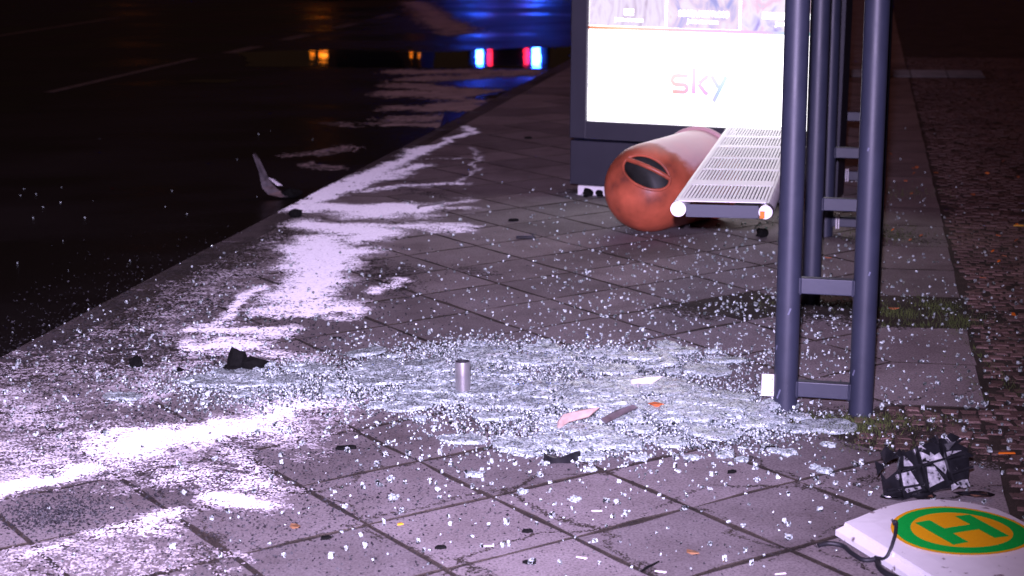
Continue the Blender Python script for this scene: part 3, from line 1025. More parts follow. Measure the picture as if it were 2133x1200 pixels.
# ------------------------------------------------------------------ shelter frames
def shelter_frame(x, y, label, first):
    t = thing("shelter_frame", label, "shelter frame", (x, y, 0), (0, 0.008, ANG - R(3)), "steel frames of the bus shelter")
    for k, s in enumerate((0.0, 0.215)):
        m = MB()
        m.tube([(s, 0, -.03), (s, 0, 1.2), (s, 0, 2.45)], 0.0345, 28)
        p = m.build("post", M["slate"], t, True)
        if first:
            for (z, a, h) in (((.055, -.5, .03), (.30, .2, .02), (.19, -.9, .015)) if k == 0 else ((.13, -.7, .018), (.42, .3, .012), (.77, -.2, .01))):
                q = MB()
                x1, y1 = s + .0348 * math.sin(a), -.0348 * math.cos(a)
                q.box((x1, y1, z), (.005, .0008, h), Matrix.Rotation(a, 3, 'Z') @ Matrix.Rotation(.35, 3, 'Y'))
                q.build("scratch", M["scuff"], p)
    for z in (0.068, 0.372):
        m = MB()
        m.box((0.1075, 0, z), (0.170, 0.032, 0.046), bev=.003)
        r_ = m.build("rung", M["slate"], t)
        for s in (.0345, .1805):
            w = MB()
            w.tube([(s, -.017, z - .024), (s, -.017, z + .024)], .003, 6)
            w.build("weld_seam", M["slate"], r_)
    if first:
        m = MB()
        m.box((-0.048, -0.004, 0.072), (0.042, 0.005, 0.066), bev=.001)
        pl = m.build("clamp_plate", M["whiteplate"], t)
        for z in (.052, .092):
            b = MB()
            b.tube([(-.038, -.006, z), (-.038, -.0095, z)], .0055, 12)
            b.tube([(-.038, -.0095, z), (-.038, -.0098, z)], .002, 8, m=1)
            b.build("screw", [M["steel"], M["black"]], pl)
    else:
        for s in (.050, .060):
            m = MB()
            m.box((s, -0.02, 0.072), (0.005, 0.03, 0.066), bev=.001)
            m.build("clamp_plate", M["whiteplate"], t)
    return t


shelter_frame(0.787, 4.872, "front frame of blue-grey steel tubes, nearest to the camera", True)
shelter_frame(1.093, 6.245, "second blue-grey steel tube frame, close behind the front one", False)
shelter_frame(1.382, 7.578, "third blue-grey steel tube frame of the row, beside the bench's far end", False)
shelter_frame(1.674, 8.900, "rearmost blue-grey steel tube frame, standing beside the lit poster case", False)

# ------------------------------------------------------------------ bench
BU = -0.453
bench = thing("bench", "perforated bright metal bench seat with grey end plate in front of the bin", "bench", W(BU, 5.87), (0, 0, ANG - R(.6)))
BL, BW, BZ = 2.08, 0.352, 0.45
m = MB()
rows = [(.06, .36), (.47, .74), (.77, 1.05), (1.08, 1.38), (1.43, 1.70), (1.75, 2.04)]
hw = 0.148
yb = 0.0
for (a, b) in rows:
    m.box((0, (yb + a) / 2, BZ - .0015), (2 * hw, a - yb, .003))
    n_ = 24
    pitch = 2 * hw / n_
    for k in range(n_):
        m.box((-hw + (k + .5) * pitch, (a + b) / 2, BZ - .0015), (pitch * .66, b - a, .003))
    yb = b
m.box((0, (yb + BL) / 2, BZ - .0015), (2 * hw, BL - yb, .003))
for s in (-1, 1):                       # edges rolled over the tubes
    prev = None
    for k in range(9):
        a = math.pi * k / 10
        p = (s * (hw + .0005 + math.sin(a) * .0265), BZ - .028 + math.cos(a) * .0265)
        if prev:
            vs_ = [(prev[0], 0, prev[1]), (p[0], 0, p[1]), (p[0], BL, p[1]), (prev[0], BL, prev[1])]
            m.add(vs_, [(0, 1, 2, 3) if s < 0 else (3, 2, 1, 0)])
        prev = p
m.build("seat_panel", M["steel"], bench)
for s in (-1, 1):
    m = MB()
    m.tube([(s * hw, -.004 if s < 0 else -.03, BZ - .028), (s * hw, BL, BZ - .028)], .0235, 24, m=0)
    m.build("tube", M["steel"] if s < 0 else M["pipe"], bench, True)
m = MB()
m.tube([(-hw, -.005, BZ - .028), (-hw, -.010, BZ - .028)], .0265, 28)
m.build("end_cap", M["cap"], bench)
m = MB()
m.tube([(hw, -.031, BZ - .030), (hw, -.036, BZ - .030)], .021, 24)
cap2 = m.build("end_cap", M["cap"], bench, label="half orange end cap of the right tube")
m = MB()
m.box((hw - .010, -.0385, BZ - .036), (.016, .003, .024))
m.build("sticker", M["orangeplastic"], cap2)
m = MB()
m.box((0, .002, BZ - .034), (2 * hw - .05, .006, .044), bev=.001)
m.build("end_plate", M["slate"], bench)
for y in (.45, 1.65):                   # brackets reaching across to the frames
    m = MB()
    m.box((.03, y, BZ - .062), (.42, .03, .02))
    m.box((.22, y, BZ - .075), (.03, .04, .08))
    m.build("bracket", M["slate"], bench)

# ------------------------------------------------------------------ toppled litter bin
AX = R(36)
bin_ = thing("litter_bin", "toppled orange plastic litter bin lying between the bench and the poster case", "litter bin", (0.632, 7.74, 0.0), (0, 0, -AX))
# local +y is the bin's axis, pointing away from the dome
RB = 0.200


def bin_r(t):
    if t < .22:
        q = 1 - t / .22
        return RB * (1 - q ** 2.2) ** (1 / 2.35)
    return RB * (1 + .06 * (t - .22) / .42)


def bin_pt(t, ph, off=0.0):
    r_ = bin_r(t) + off
    return Vector((r_ * math.sin(ph), t - .22, RB + .002 + r_ * math.cos(ph)))


BC = Vector((0, 0, RB + .002))                   # centre of the dome
_c, _s = math.cos(AX), math.sin(AX)


def loc_dir(x, y, z):                            # world direction -> bin frame
    return Vector((x * _c - y * _s, x * _s + y * _c, z)).normalized()


MN = loc_dir(-0.20, -0.86, 0.45)                 # the way the mouth faces
MA = loc_dir(0.82, 0.10, -0.58)
MA = (MA - MN * MA.dot(MN)).normalized()
MBv = MN.cross(MA)
HA, HB_ = 0.112, 0.070


def on_shell(a, b, off=0.0):
    lo, hi = 0.0, 0.5
    for _ in range(40):
        s_ = (lo + hi) / 2
        p = MA * a + MBv * b + MN * s_
        r_ = math.hypot(p.x, p.z)
        F = (r_ / RB) ** 2.35 + (abs(min(p.y, 0)) / .22) ** 2.2
        if F > 1:
            hi = s_
        else:
            lo = s_
    return BC + MA * a + MBv * b + MN * (lo + off)


def in_mouth(p):
    d = p - BC
    if d.dot(MN) < 0:
        return 9
    return (d.dot(MA) / HA) ** 2 + (d.dot(MBv) / HB_) ** 2


ts = [1e-7, .00005, .0002, .0006, .0015, .003, .006, .010, .014] + [.018 + .62 * k / 90 for k in range(91)]
nph = 200
vs_, fs_ = [], []
for t in ts:
    for k in range(nph):
        vs_.append(bin_pt(t, 2 * math.pi * k / nph))
for i in range(len(ts) - 1):
    for k in range(nph):
        if in_mouth((vs_[i * nph + k] + vs_[(i + 1) * nph + (k + 1) % nph]) / 2) < 1:
            continue
        k2 = (k + 1) % nph
        fs_.append((i * nph + k, i * nph + k2, (i + 1) * nph + k2, (i + 1) * nph + k))
me = mesh("shell", vs_, fs_, [M["orange"]], True)
shell = link("shell", me, bin_)
m = MB()                                 # rolled rim at the open end
m.tube([bin_pt(.638, 2 * math.pi * k / 48, .004) for k in range(49)], .011, 10, False)
m.build("rim", M["orange"], bin_, True)
vs_, fs_ = [], []
for i, t in enumerate((.012, .05, .10, .16, .25, .40, .62)):
    for k in range(48):
        vs_.append(bin_pt(t, 2 * math.pi * k / 48, -.016))
for i in range(6):
    for k in range(48):
        fs_.append((i * 48 + k, (i + 1) * 48 + k, (i + 1) * 48 + (k + 1) % 48, i * 48 + (k + 1) % 48))
fs_.append(tuple(range(47, -1, -1)))
link("liner", mesh("liner", vs_, fs_, [M["bagliner"]], True), bin_)


m = MB()
m.tube([on_shell(HA * math.cos(2 * math.pi * k / 64), HB_ * math.sin(2 * math.pi * k / 64)) for k in range(65)], .0070, 10, False)
m.build("mouth_rim", M["orange"], bin_, True)
m = MB()
m.tube([on_shell(x * HA * .93, HB_ * .30 + .10 * HB_ * x, .001) for x in np.linspace(-1, 1, 13)], .0105, 10)
m.build("bar", M["orange"], bin_, True)

# ------------------------------------------------------------------ lit poster case
EB = math.atan2(-0.33198, 0.94329)
case = thing("poster_case", "tall backlit advertising case in dark blue-grey with a glowing white poster", "poster case", (0.2926, 8.787, 0.0), (0, 0.018, EB))
m = MB()
m.box((0.68, 0.11, 0.165), (1.355, 0.20, 0.225), bev=.004)
m.build("plinth", M["slate_case"], case)
m = MB()                                  # frame round the screen
SX0, SX1, SZ0, SZ1 = 0.085, 1.275, 0.378, 2.10
m.box((SX0 / 2 + .001, 0.10, 1.225), (SX0, 0.20, 1.87), bev=.004)
m.box(((SX1 + 1.36) / 2, 0.10, 1.225), (1.36 - SX1, 0.20, 1.87), bev=.004)
m.box((0.68, 0.10, (0.290 + SZ0) / 2), (SX1 - SX0 + .004, 0.196, SZ0 - .290))
m.box((0.68, 0.10, 2.13), (SX1 - SX0 + .004, 0.196, 0.06))
m.box((0.68, 0.16, 1.24), (SX1 - SX0 + .004, 0.07, 1.72))
m.build("frame", M["slate_case"], case)
for x in (0.13, 1.2):
    m = MB()
    m.box((x, 0.06, 0.02), (0.16, 0.12, 0.06))
    m.build("foot", M["whiteplate"], case)


def poster_white():
    m, nt, b = new_mat("backlit_white")
    b.inputs["Base Color"].default_value = (.8, .8, .8, 1)
    b.inputs["Emission Color"].default_value = (1.0, 0.97, 1.0, 1)
    b.inputs["Emission Strength"].default_value = 3.0
    b.inputs["Roughness"].default_value = 0.25
    return m


M["screen"] = poster_white()
m = MB()
m.box(((SX0 + SX1) / 2, 0.035, (SZ0 + SZ1) / 2), (SX1 - SX0, 0.006, SZ1 - SZ0))
screen = m.build("poster", M["screen"], case)
PY = 0.0305


def still_mat(name, cols, sc_, st):
    m, nt, b = new_mat(name)
    tc = node(nt, "ShaderNodeTexCoord")
    mp = node(nt, "ShaderNodeMapping")
    mp.inputs["Scale"].default_value = sc_
    mp.inputs["Rotation"].default_value = (0, .5, 0)
    nt.links.new(tc.outputs["Object"], mp.inputs[0])
    n = node(nt, "ShaderNodeTexNoise")
    n.inputs["Scale"].default_value = 1
    n.inputs["Detail"].default_value = 3
    n.inputs["Distortion"].default_value = .8
    nt.links.new(mp.outputs[0], n.inputs["Vector"])
    k = len(cols)
    r_ = ramp(nt, n.outputs["Fac"], [(.28 + .44 * i / (k - 1), c) for i, c in enumerate(cols)])
    nt.links.new(r_.outputs[0], b.inputs["Emission Color"])
    b.inputs["Base Color"].default_value = (.2, .2, .2, 1)
    b.inputs["Emission Strength"].default_value = st
    return m


def quad(name, x0, x1, z0, z1, mat, y=PY, **kw):
    return link(name, mesh(name, [(x0, y, z0), (x1, y, z0), (x1, y, z1), (x0, y, z1)], [(0, 1, 2, 3)], [mat]), screen, **kw)


quad("poster_still", .0875, .475, .855, 1.40, still_mat("still_cloth", [(.45, .35, .45), (.80, .68, .85), (.93, .84, .97), (.75, .62, .80), (.95, .88, .98)], (16, 1, 4), .85))
quad("poster_still", .485, .842, .853, 1.40, still_mat("still_figure", [(.20, .20, .55), (.40, .42, .85), (.95, .75, .90), (1, .95, 1), (.90, .45, .50)], (11, 1, 7), .8))
quad("poster_still", .852, 1.272, .850, 1.40, still_mat("still_action", [(.35, .28, .75), (.62, .55, .95), (.98, .90, 1), (.95, .60, .80), (.60, .85, .95)], (12, 1, 9), .85))
# gradient rule under the pictures
gm, nt, b = new_mat("rainbow_rule")
tc = node(nt, "ShaderNodeTexCoord")
sx = node(nt, "ShaderNodeSeparateXYZ")
nt.links.new(tc.outputs["Generated"], sx.inputs[0])
r_ = ramp(nt, sx.outputs[0], [(0.0, (1, .22, .04)), (.12, (1, .62, .35)), (.35, (1, .60, .62)), (.55, (.98, .55, .90)), (.75, (.80, .55, .95)), (.85, (.50, .80, .90)), (1, (.3, .85, .9))])
nt.links.new(r_.outputs[0], b.inputs["Emission Color"])
b.inputs["Emission Strength"].default_value = 1.0
b.inputs["Base Color"].default_value = (.1, .1, .1, 1)
quad("colour_rule", .0855, 1.2745, .836, .852, gm)


def lettering(text, x, z, size, mat, width=None):
    cu = bpy.data.curves.new("lettering", 'FONT')
    cu.body = text
    cu.size = size
    cu.offset = .0015
    tmp = bpy.data.objects.new("tmp", cu)
    COL.objects.link(tmp)
    dg = bpy.context.evaluated_depsgraph_get()
    me = bpy.data.meshes.new_from_object(tmp.evaluated_get(dg))
    bpy.data.objects.remove(tmp)
    xs = [v.co.x for v in me.vertices]
    w0 = max(xs) - min(xs)
    k = (width / w0) if width else 1
    for v in me.vertices:
        v.co = Vector((x + (v.co.x - min(xs)) * k, PY - .0012, z + v.co.y))
    me.materials.clear()
    me.materials.append(mat)
    me.name = "lettering"
    return link("lettering", me, screen)


M["textwhite"] = emit("backlit_lettering", (1, 1, 1), 2.6)
lettering("DEXTER: NEW BLOOD", .543, .912, .040, M["textwhite"], .25)
lettering("Jetzt streamen", .584, .880, .028, M["textwhite"], .157)
quad("title_bar", .266, .315, .908, .940, M["textwhite"], PY - .0012)
lettering("jetzt streamen", .217, .880, .025, M["textwhite"], .147)
quad("title_bar", .956, 1.20, .910, .941, M["textwhite"], PY - .0012)
lettering("Jetzt streamen", 1.018, .880, .025, M["textwhite"], .15)


# the three letters s k y as broad strokes with a colour run
def stroke(mb, pts, w):
    pts = [Vector((p[0], p[1])) for p in pts]
    L_, R_ = [], []
    for i, p in enumerate(pts):
        t = (pts[min(i + 1, len(pts) - 1)] - pts[max(i - 1, 0)]).normalized()
        nrm = Vector((-t.y, t.x)) * w
        L_.append(p + nrm)
        R_.append(p - nrm)
    for i in range(len(pts) - 1):
        q = [L_[i], L_[i + 1], R_[i + 1], R_[i]]
        mb.add([(a.x, PY - .0012, a.y) for a in q], [(0, 1, 2, 3)])


lg, nt, b = new_mat("sky_logo")
tc = node(nt, "ShaderNodeTexCoord")
sx = node(nt, "ShaderNodeSeparateXYZ")
nt.links.new(tc.outputs["Generated"], sx.inputs[0])
r_ = ramp(nt, sx.outputs[0], [(0, (1, .50, .42)), (.25, (1, .52, .66)), (.42, (.93, .50, .98)), (.62, (.90, .52, .97)), (.80, (.58, .66, .98)), (1, (.42, .92, .95))])
# paler towards the top of the letters, as printed
zr = ramp(nt, sx.outputs[2], [(.30, (0, 0, 0)), (.62, (.55, .55, .55)), (1, (.70, .70, .70))])
mx = node(nt, "ShaderNodeMix", data_type='RGBA')
nt.links.new(zr.outputs[0], mx.inputs[0])
nt.links.new(r_.outputs[0], mx.inputs[6])
mx.inputs[7].default_value = (1, .97, 1, 1)
nt.links.new(mx.outputs[2], b.inputs["Emission Color"])
b.inputs["Emission Strength"].default_value = 1.0
b.inputs["Base Color"].default_value = (.05, .05, .05, 1)
m = MB()
S_ = [(.600, .622), (.545, .622)] + [(.541 + .022 * math.cos(a), .600 + .022 * math.sin(a)) for a in np.linspace(1.57, 4.71, 9)] + [(.575, .578)] + [(.577 + .018 * math.cos(a), .560 + .018 * math.sin(a)) for a in np.linspace(1.57, -1.57, 9)] + [(.520, .542)]
stroke(m, S_, .0112)
stroke(m, [(.628, .664), (.628, .534)], .0112)
stroke(m, [(.655, .588), (.700, .628)], .0112)
stroke(m, [(.652, .585), (.672, .560), (.690, .540), (.702, .536)], .0112)
stroke(m, [(.715, .628), (.752, .570)], .0112)
stroke(m, [(.790, .628), (.728, .500)], .0112)
m.build("logo", lg, screen)

# lumps at the foot of the case
def lump(mb, c, r_, seed, sq=(1, 1, .8)):
    bm = bmesh.new()
    bmesh.ops.create_icosphere(bm, subdivisions=2, radius=1)
    rr = random.Random(seed)
    for v in bm.verts:
        k = 1 + rr.uniform(-.28, .28)
        v.co = Vector((c[0] + v.co.x * r_ * sq[0] * k, c[1] + v.co.y * r_ * sq[1] * k, max(0.0005, c[2] + v.co.z * r_ * sq[2] * k)))
    bm.verts.index_update()
    mb.add([v.co[:] for v in bm.verts], [[v.index for v in f.verts] for f in bm.faces])
    bm.free()


for (x, y, r_, s, lab) in [(0.385, 8.70, .026, 1, "larger black lump in front of the poster case's white foot"), (0.445, 8.71, .020, 2, "smaller black lump in front of the poster case's white foot"), (1.10, 7.55, .026, 5, "round black lump on the ground under the bench")]:
    m = MB()
    lump(m, (0, 0, r_ * .75), r_, s, (1, 1, .9))
    m.build("charred_lump", M["char"], None, label=lab, cat="debris", loc=(x, y, 0))

# ------------------------------------------------------------------ sheared-off pole stub
m = MB()
rr_, hh = .0225, .112
stub = thing("pole_stub", "short sheared-off bright steel pipe sticking up out of the glass heap", "pipe stub", (-0.150, 5.041, 0))
ringo = []
n = 32
vs_ = []
for (r_, z) in ((rr_, -.03), (rr_, .03), (rr_ * 1.01, hh - .003), (rr_ * .995, hh), (rr_ * .90, hh), (rr_ * .89, hh - .05), (rr_ * .89, .0)):
    for k in range(n):
        a = 2 * math.pi * k / n
        vs_.append((r_ * math.cos(a), r_ * math.sin(a), z))
fs_ = [(i * n + k, i * n + (k + 1) % n, (i + 1) * n + (k + 1) % n, (i + 1) * n + k) for i in range(6) for k in range(n)]
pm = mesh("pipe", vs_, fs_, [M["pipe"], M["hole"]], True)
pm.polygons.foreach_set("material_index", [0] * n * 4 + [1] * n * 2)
pm.set_sharp_from_angle(angle=R(35))
link("pipe", pm, stub)
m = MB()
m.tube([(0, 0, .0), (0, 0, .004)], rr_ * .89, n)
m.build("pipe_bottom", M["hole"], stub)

# ------------------------------------------------------------------ fallen bus stop sign
def sign_face():
    """print of the stop sign: ring and letter, in the plate's own coordinates (metres)"""
    m, nt, b = new_mat("sign_print_white")
    tc = node(nt, "ShaderNodeTexCoord")
    n = node(nt, "ShaderNodeTexNoise")
    n.inputs["Scale"].default_value = 40
    n.inputs["Detail"].default_value = 8
    nt.links.new(tc.outputs["Object"], n.inputs["Vector"])
    r_ = ramp(nt, n.outputs["Fac"], [(.30, (.22, .17, .17)), (.35, (.84, .82, .83)), (.7, (.88, .86, .87))])
    nt.links.new(r_.outputs[0], b.inputs["Base Color"])
    b.inputs["Roughness"].default_value = .32
    return m


M["signwhite"] = sign_face()
M["signgreen"] = plain("sign_green_film", (0.008, 0.50, 0.062), rough=.15, var=.12, scale=300, spec=.6)
M["signyellow"] = plain("sign_yellow_film", (1.0, 0.46, 0.012), rough=.14, var=.06, scale=200, spec=.6)
sign = thing("bus_stop_sign", "fallen white plastic stop sign with a green letter H in a green and yellow ring", "sign", (1.006, 3.727, 0.0))
OUT = [(.742, 3.830), (.78, 3.853), (.818, 3.883), (.857, 3.911), (.897, 3.934), (.928, 3.949), (.959, 3.959), (1.012, 3.964), (1.061, 3.955), (1.102, 3.937), (1.14, 3.908), (1.165, 3.86), (1.185, 3.80), (1.225, 3.70), (1.275, 3.57), (1.33, 3.40), (1.04, 3.14), (.985, 3.17), (.93, 3.31), (.834, 3.58)]
OUT = [(x - 1.006, y - 3.727) for x, y in OUT][::-1]


def dome(x, y):
    a = x * .939 + y * .345
    return 0.033 + 0.016 * (1 - (a / .24) ** 2)


cx = sum(p[0] for p in OUT) / len(OUT)
cy = sum(p[1] for p in OUT) / len(OUT)
vs_, fs_ = [], []
nO = len(OUT)
prof = [(1.0, .003, 0), (1.0, .016, 0), (.985, .019, 0), (.935, None, -.010), (.925, None, -.001), (.7, None, 0), (.4, None, 0), (.15, None, 0)]
for (s, z, dz) in prof:
    for (x, y) in OUT:
        X, Y = cx + (x - cx) * s, cy + (y - cy) * s
        vs_.append((X, Y, z if z is not None else dome(X, Y) + dz))
for i in range(len(prof) - 1):
    for k in range(nO):
        j = (k + 1) % nO
        fs_.append((i * nO + k, i * nO + j, (i + 1) * nO + j, (i + 1) * nO + k))
fs_.append(tuple((len(prof) - 1) * nO + k for k in range(nO)))
fs_ = [f[::-1] for f in fs_]
plate_me = mesh("plate", vs_, fs_, [M["signwhite"]])
bmq = bmesh.new()
bmq.from_mesh(plate_me)
bmesh.ops.recalc_face_normals(bmq, faces=bmq.faces)
bmq.to_mesh(plate_me)
bmq.free()
plate = link("plate", plate_me, sign)
E1, E2 = Vector((.939, .345)), Vector((.345, -.939))


def ring(name, r0, r1, mat, dz):
    vs_, fs_ = [], []
    n = 96
    rs = [r0 + (r1 - r0) * k / 6 for k in range(7)]
    for r_ in rs:
        for k in range(n):
            a = 2 * math.pi * k / n
            x, y = r_ * math.cos(a), r_ * math.sin(a)
            vs_.append((x, y, dome(x, y) + dz))
    for i in range(6):
        for k in range(n):
            fs_.append((i * n + k, (i + 1) * n + k, (i + 1) * n + (k + 1) % n, i * n + (k + 1) % n))
    link(name, mesh(name, vs_, fs_, [mat], True), plate)


ring("outer_ring", .147, .156, M["signyellow"], .0032)
ring("green_ring", .112, .147, M["signgreen"], .0032)
ring("yellow_disc", .0005, .112, M["signyellow"], .0032)
vs_, fs_ = [], []


def hbar(a0, a1, b0, b1):
    n = 6
    k0 = len(vs_)
    for i in range(n + 1):
        for j in range(n + 1):
            a, b_ = a0 + (a1 - a0) * i / n, b0 + (b1 - b0) * j / n
            p = E1 * a + E2 * b_
            vs_.append((p.x, p.y, dome(p.x, p.y) + .0048))
    for i in range(n):
        for j in range(n):
            q = k0 + i * (n + 1) + j
            fs_.append((q, q + 1, q + n + 2, q + n + 1))


hbar(-.073, -.034, -.076, .076)
hbar(.034, .073, -.076, .076)
hbar(-.034, .034, -.017, .017)
link("letter", mesh("letter", vs_, [f[::-1] for f in fs_], [M["signgreen"]], True), plate)
m = MB()
m.box((-.170, -.090, .030), (.012, .018, .008), Matrix.Rotation(-1.2, 3, 'Z'))
m.build("rivet", M["steel"], plate)
m = MB()
m.tube([(-.190, -.035, .018), (-.190, -.035, .031)], .003, 10)
m.build("screw_hole", M["hole"], plate)

# its cut supply cable
m = MB()


def smooth(pts, n=10):
    pts = [Vector(p) for p in pts]
    out = []
    for i in range(len(pts) - 1):
        p0, p1, p2, p3 = pts[max(i - 1, 0)], pts[i], pts[i + 1], pts[min(i + 2, len(pts) - 1)]
        for k in range(n):
            t = k / n
            out.append(.5 * ((2 * p1) + (p2 - p0) * t + (2 * p0 - 5 * p1 + 4 * p2 - p3) * t * t + (3 * p1 - p0 - 3 * p2 + p3) * t ** 3))
    out.append(pts[-1])
    return out


cable = thing("cable", "cut black cable hanging from under the fallen stop sign, one end standing up", "cable", (0.686, 3.753, 0))
cb = lambda x, y, z: (x - .686, y - 3.753, z)
m = MB()
m.tube(smooth([cb(.690, 3.757, .006), cb(.715, 3.765, .008), cb(.745, 3.752, .006), cb(.757, 3.705, .006), cb(.775, 3.665, .006), cb(.803, 3.665, .008), cb(.812, 3.668, .010)]), .0056, 10)
m.build("strand", M["rubber"], cable, True)
m = MB()
m.tube(smooth([cb(.800, 3.665, .012), cb(.815, 3.640, .018), cb(.826, 3.640, .035), cb(.840, 3.660, .060), cb(.850, 3.692, .074), cb(.850, 3.705, .080)]), [.0040] * 40 + [.0044] * 5 + [.0062] * 6, 10)
m.build("strand", M["rubber"], cable, True)
m = MB()
m.tube(smooth([cb(.808, 3.668, .006), cb(.800, 3.62, .006), cb(.812, 3.575, .006), cb(.85, 3.53, .006), cb(.90, 3.50, .006)]), .007, 10)
m.build("sheath", M["rubber"], cable, True)
for p in ((.686, 3.752, .006), (.8485, 3.709, .081)):
    m = MB()
    q = Vector(cb(*p))
    for k in range(4):
        a = k * 1.57
        m.tube([q + Vector((.0015 * math.cos(a), -.002, .0015 * math.sin(a))), q + Vector((.002 * math.cos(a) - .003, .005, .002 * math.sin(a)))], .001, 6)
    m.build("wire_end", M["copper"], cable)

# ------------------------------------------------------------------ smashed black module
mod = thing("smashed_module", "smashed glossy black plastic housing with ribs, lying behind the fallen stop sign", "car part", (1.02, 4.10, 0), (0, 0, 0))
tilt = Matrix.Rotation(R(24), 3, 'Z') @ Matrix.Rotation(R(56), 3, 'X') @ Matrix.Rotation(R(-14), 3, 'Y')
c0 = Vector((.0, .02, .062))


def T(x, y, z):
    return c0 + tilt @ Vector((x, y, z))


m = MB()
pl = [(-.125, -.045), (-.085, -.060), (.02, -.055), (.085, -.062), (.105, -.02), (.118, .03), (.078, .064), (.045, .070), (.0, .060), (-.055, .052), (-.075, .015), (-.12, -.005)]
n = len(pl)
vs_ = [T(x, y, -.006) for x, y in pl] + [T(x, y, .006) for x, y in pl]
m.add(vs_, [tuple(range(n))[::-1], tuple(range(n, 2 * n))] + [(i, (i + 1) % n, n + (i + 1) % n, n + i) for i in range(n)])
hous = m.build("housing", M["blackgloss"], mod)
for (x0, y0, x1, y1, h) in [(-.07, .01, .10, .015, .018), (-.02, -.055, -.015, .06, .018), (.045, -.05, .05, .065, .022), (-.085, -.055, -.075, .012, .012), (-.12, -.03, -.02, -.035, .010), (.05, -.025, .11, -.02, .016)]:
    m = MB()
    a, b_ = Vector((x0, y0, 0)), Vector((x1, y1, 0))
    d = (b_ - a).normalized()
    q = Vector((-d.y, d.x, 0)) * .0025
    base_ = [a + q, b_ + q, b_ - q, a - q]
    vs_ = [T(p.x, p.y, .005) for p in base_] + [T(p.x, p.y, .006 + h) for p in base_]
    m.add(vs_, [(3, 2, 1, 0), (4, 5, 6, 7), (0, 1, 5, 4), (1, 2, 6, 5), (2, 3, 7, 6), (3, 0, 4, 7)])
    m.build("rib", M["black"], mod)
for (x0, y0, x1, y1, a, mt) in [(-.012, .018, .042, .056, .06, "glint_facet"), (.054, .020, .098, .030, -.25, "glint_facet"), (-.012, -.045, .040, .006, .18, "glint_facet"), (-.068, -.045, -.024, .004, -.15, "glint_facet"), (-.115, -.026, -.088, -.01, .1, "glint_facet"), (.056, -.048, .095, -.03, .3, "blackgloss"), (-.058, .02, -.026, .045, -.1, "glint_facet")]:
    m = MB()
    pts_ = [(x0, y0), (x1 + rng.normal(0, .009), y0 + rng.normal(0, .007)), ((x0 + x1) / 2 + rng.normal(0, .01), y1 + rng.normal(0, .006)), (x0 + rng.normal(0, .008), y1)]
    vs_ = [T(x, y, .008 + a * (x - x0) * .3) for x, y in pts_] + [T(x, y, .0095 + a * (x - x0) * .3) for x, y in pts_]
    m.add(vs_, [(3, 2, 1, 0), (4, 5, 6, 7), (0, 1, 5, 4), (1, 2, 6, 5), (2, 3, 7, 6), (3, 0, 4, 7)])
    m.build("panel", M[mt], mod)
for (x, y, z, sx_, sy_, sz_, a) in [(-.085, -.02, .012, .07, .030, .014, .4), (-.045, .03, .030, .06, .022, .020, .7), (.11, -.015, .010, .085, .028, .012, -.15), (.055, .075, .075, .03, .018, .014, .6), (-.02, -.03, .012, .05, .03, .018, .2)]:
    m = MB()
    lump(m, (0, 0, 0), 1, int(x * 1000) + 7, (sx_ * .6, sy_ * .6, sz_ * .6))
    m2 = MB()
    m2.add([Vector((x, y, z)) + Matrix.Rotation(a, 3, 'Z') @ Vector((p[0], p[1], p[2])) for p in m.v], m.f)
    m2.build("splinter", M["blackgloss"], mod)
rs = random.Random(5)
for k in range(16):                     # torn shards standing off the housing
    x, y = rs.uniform(-.12, .11), rs.uniform(-.06, .06)
    m = MB()
    a_, l_, w_ = rs.uniform(0, 6.28), rs.uniform(.02, .055), rs.uniform(.008, .02)
    z0, z1 = rs.uniform(.004, .012), rs.uniform(.012, .034)
    pts_ = [(x - math.sin(a_) * w_, y + math.cos(a_) * w_, z0), (x + math.sin(a_) * w_, y - math.cos(a_) * w_, z0), (x + math.cos(a_) * l_ + rs.uniform(-.01, .01), y + math.sin(a_) * l_, z1), (x + math.cos(a_) * l_ * .5 - math.sin(a_) * w_ * 1.2, y + math.sin(a_) * l_ * .6, z1 * .8)]
    pts_ = [(max(-.13, min(.12, p[0])), max(-.066, min(.075, p[1])), p[2]) for p in pts_]
    vs_ = [T(*p) for p in pts_] + [T(p[0], p[1], p[2] + .002) for p in pts_]
    vs_ = [Vector((v_.x, v_.y, max(.001, v_.z))) for v_ in vs_]
    m.add(vs_, [(3, 2, 1, 0), (4, 5, 6, 7), (0, 1, 5, 4), (1, 2, 6, 5), (2, 3, 7, 6), (3, 0, 4, 7)])
    m.build("shard", M["glint_facet"] if k % 7 == 0 else M["blackgloss"], mod)
m = MB()
m.box((.070, .018, .018), (.02, .006, .004), Matrix.Rotation(.6, 3, 'Z'))
m.box((.085, .048, .055), (.03, .004, .004), Matrix.Rotation(.4, 3, 'Z') @ Matrix.Rotation(-.3, 3, 'Y'))
m.build("orange_shred", M["orangeplastic"], mod)

# ------------------------------------------------------------------ smaller debris
def scrap(name, label, cat, pts, th, mat, loc, rz=0, bend=0.0, tilt=(0, 0)):
    """an irregular bent flake with real thickness"""
    n = len(pts)
    f = lambda x, y: bend * x * x
    vs_ = [(x, y, f(x, y)) for x, y in pts] + [(x * .93, y * .93, f(x, y) + th) for x, y in pts]
    fs_ = [tuple(range(n))[::-1], tuple(range(n, 2 * n))] + [(i, (i + 1) % n, n + (i + 1) % n, n + i) for i in range(n)]
    o = link(name, mesh(name, vs_, fs_, [mat]), None, label, cat)
    o.location = loc
    o.rotation_euler = (tilt[0], tilt[1], rz)
    return o


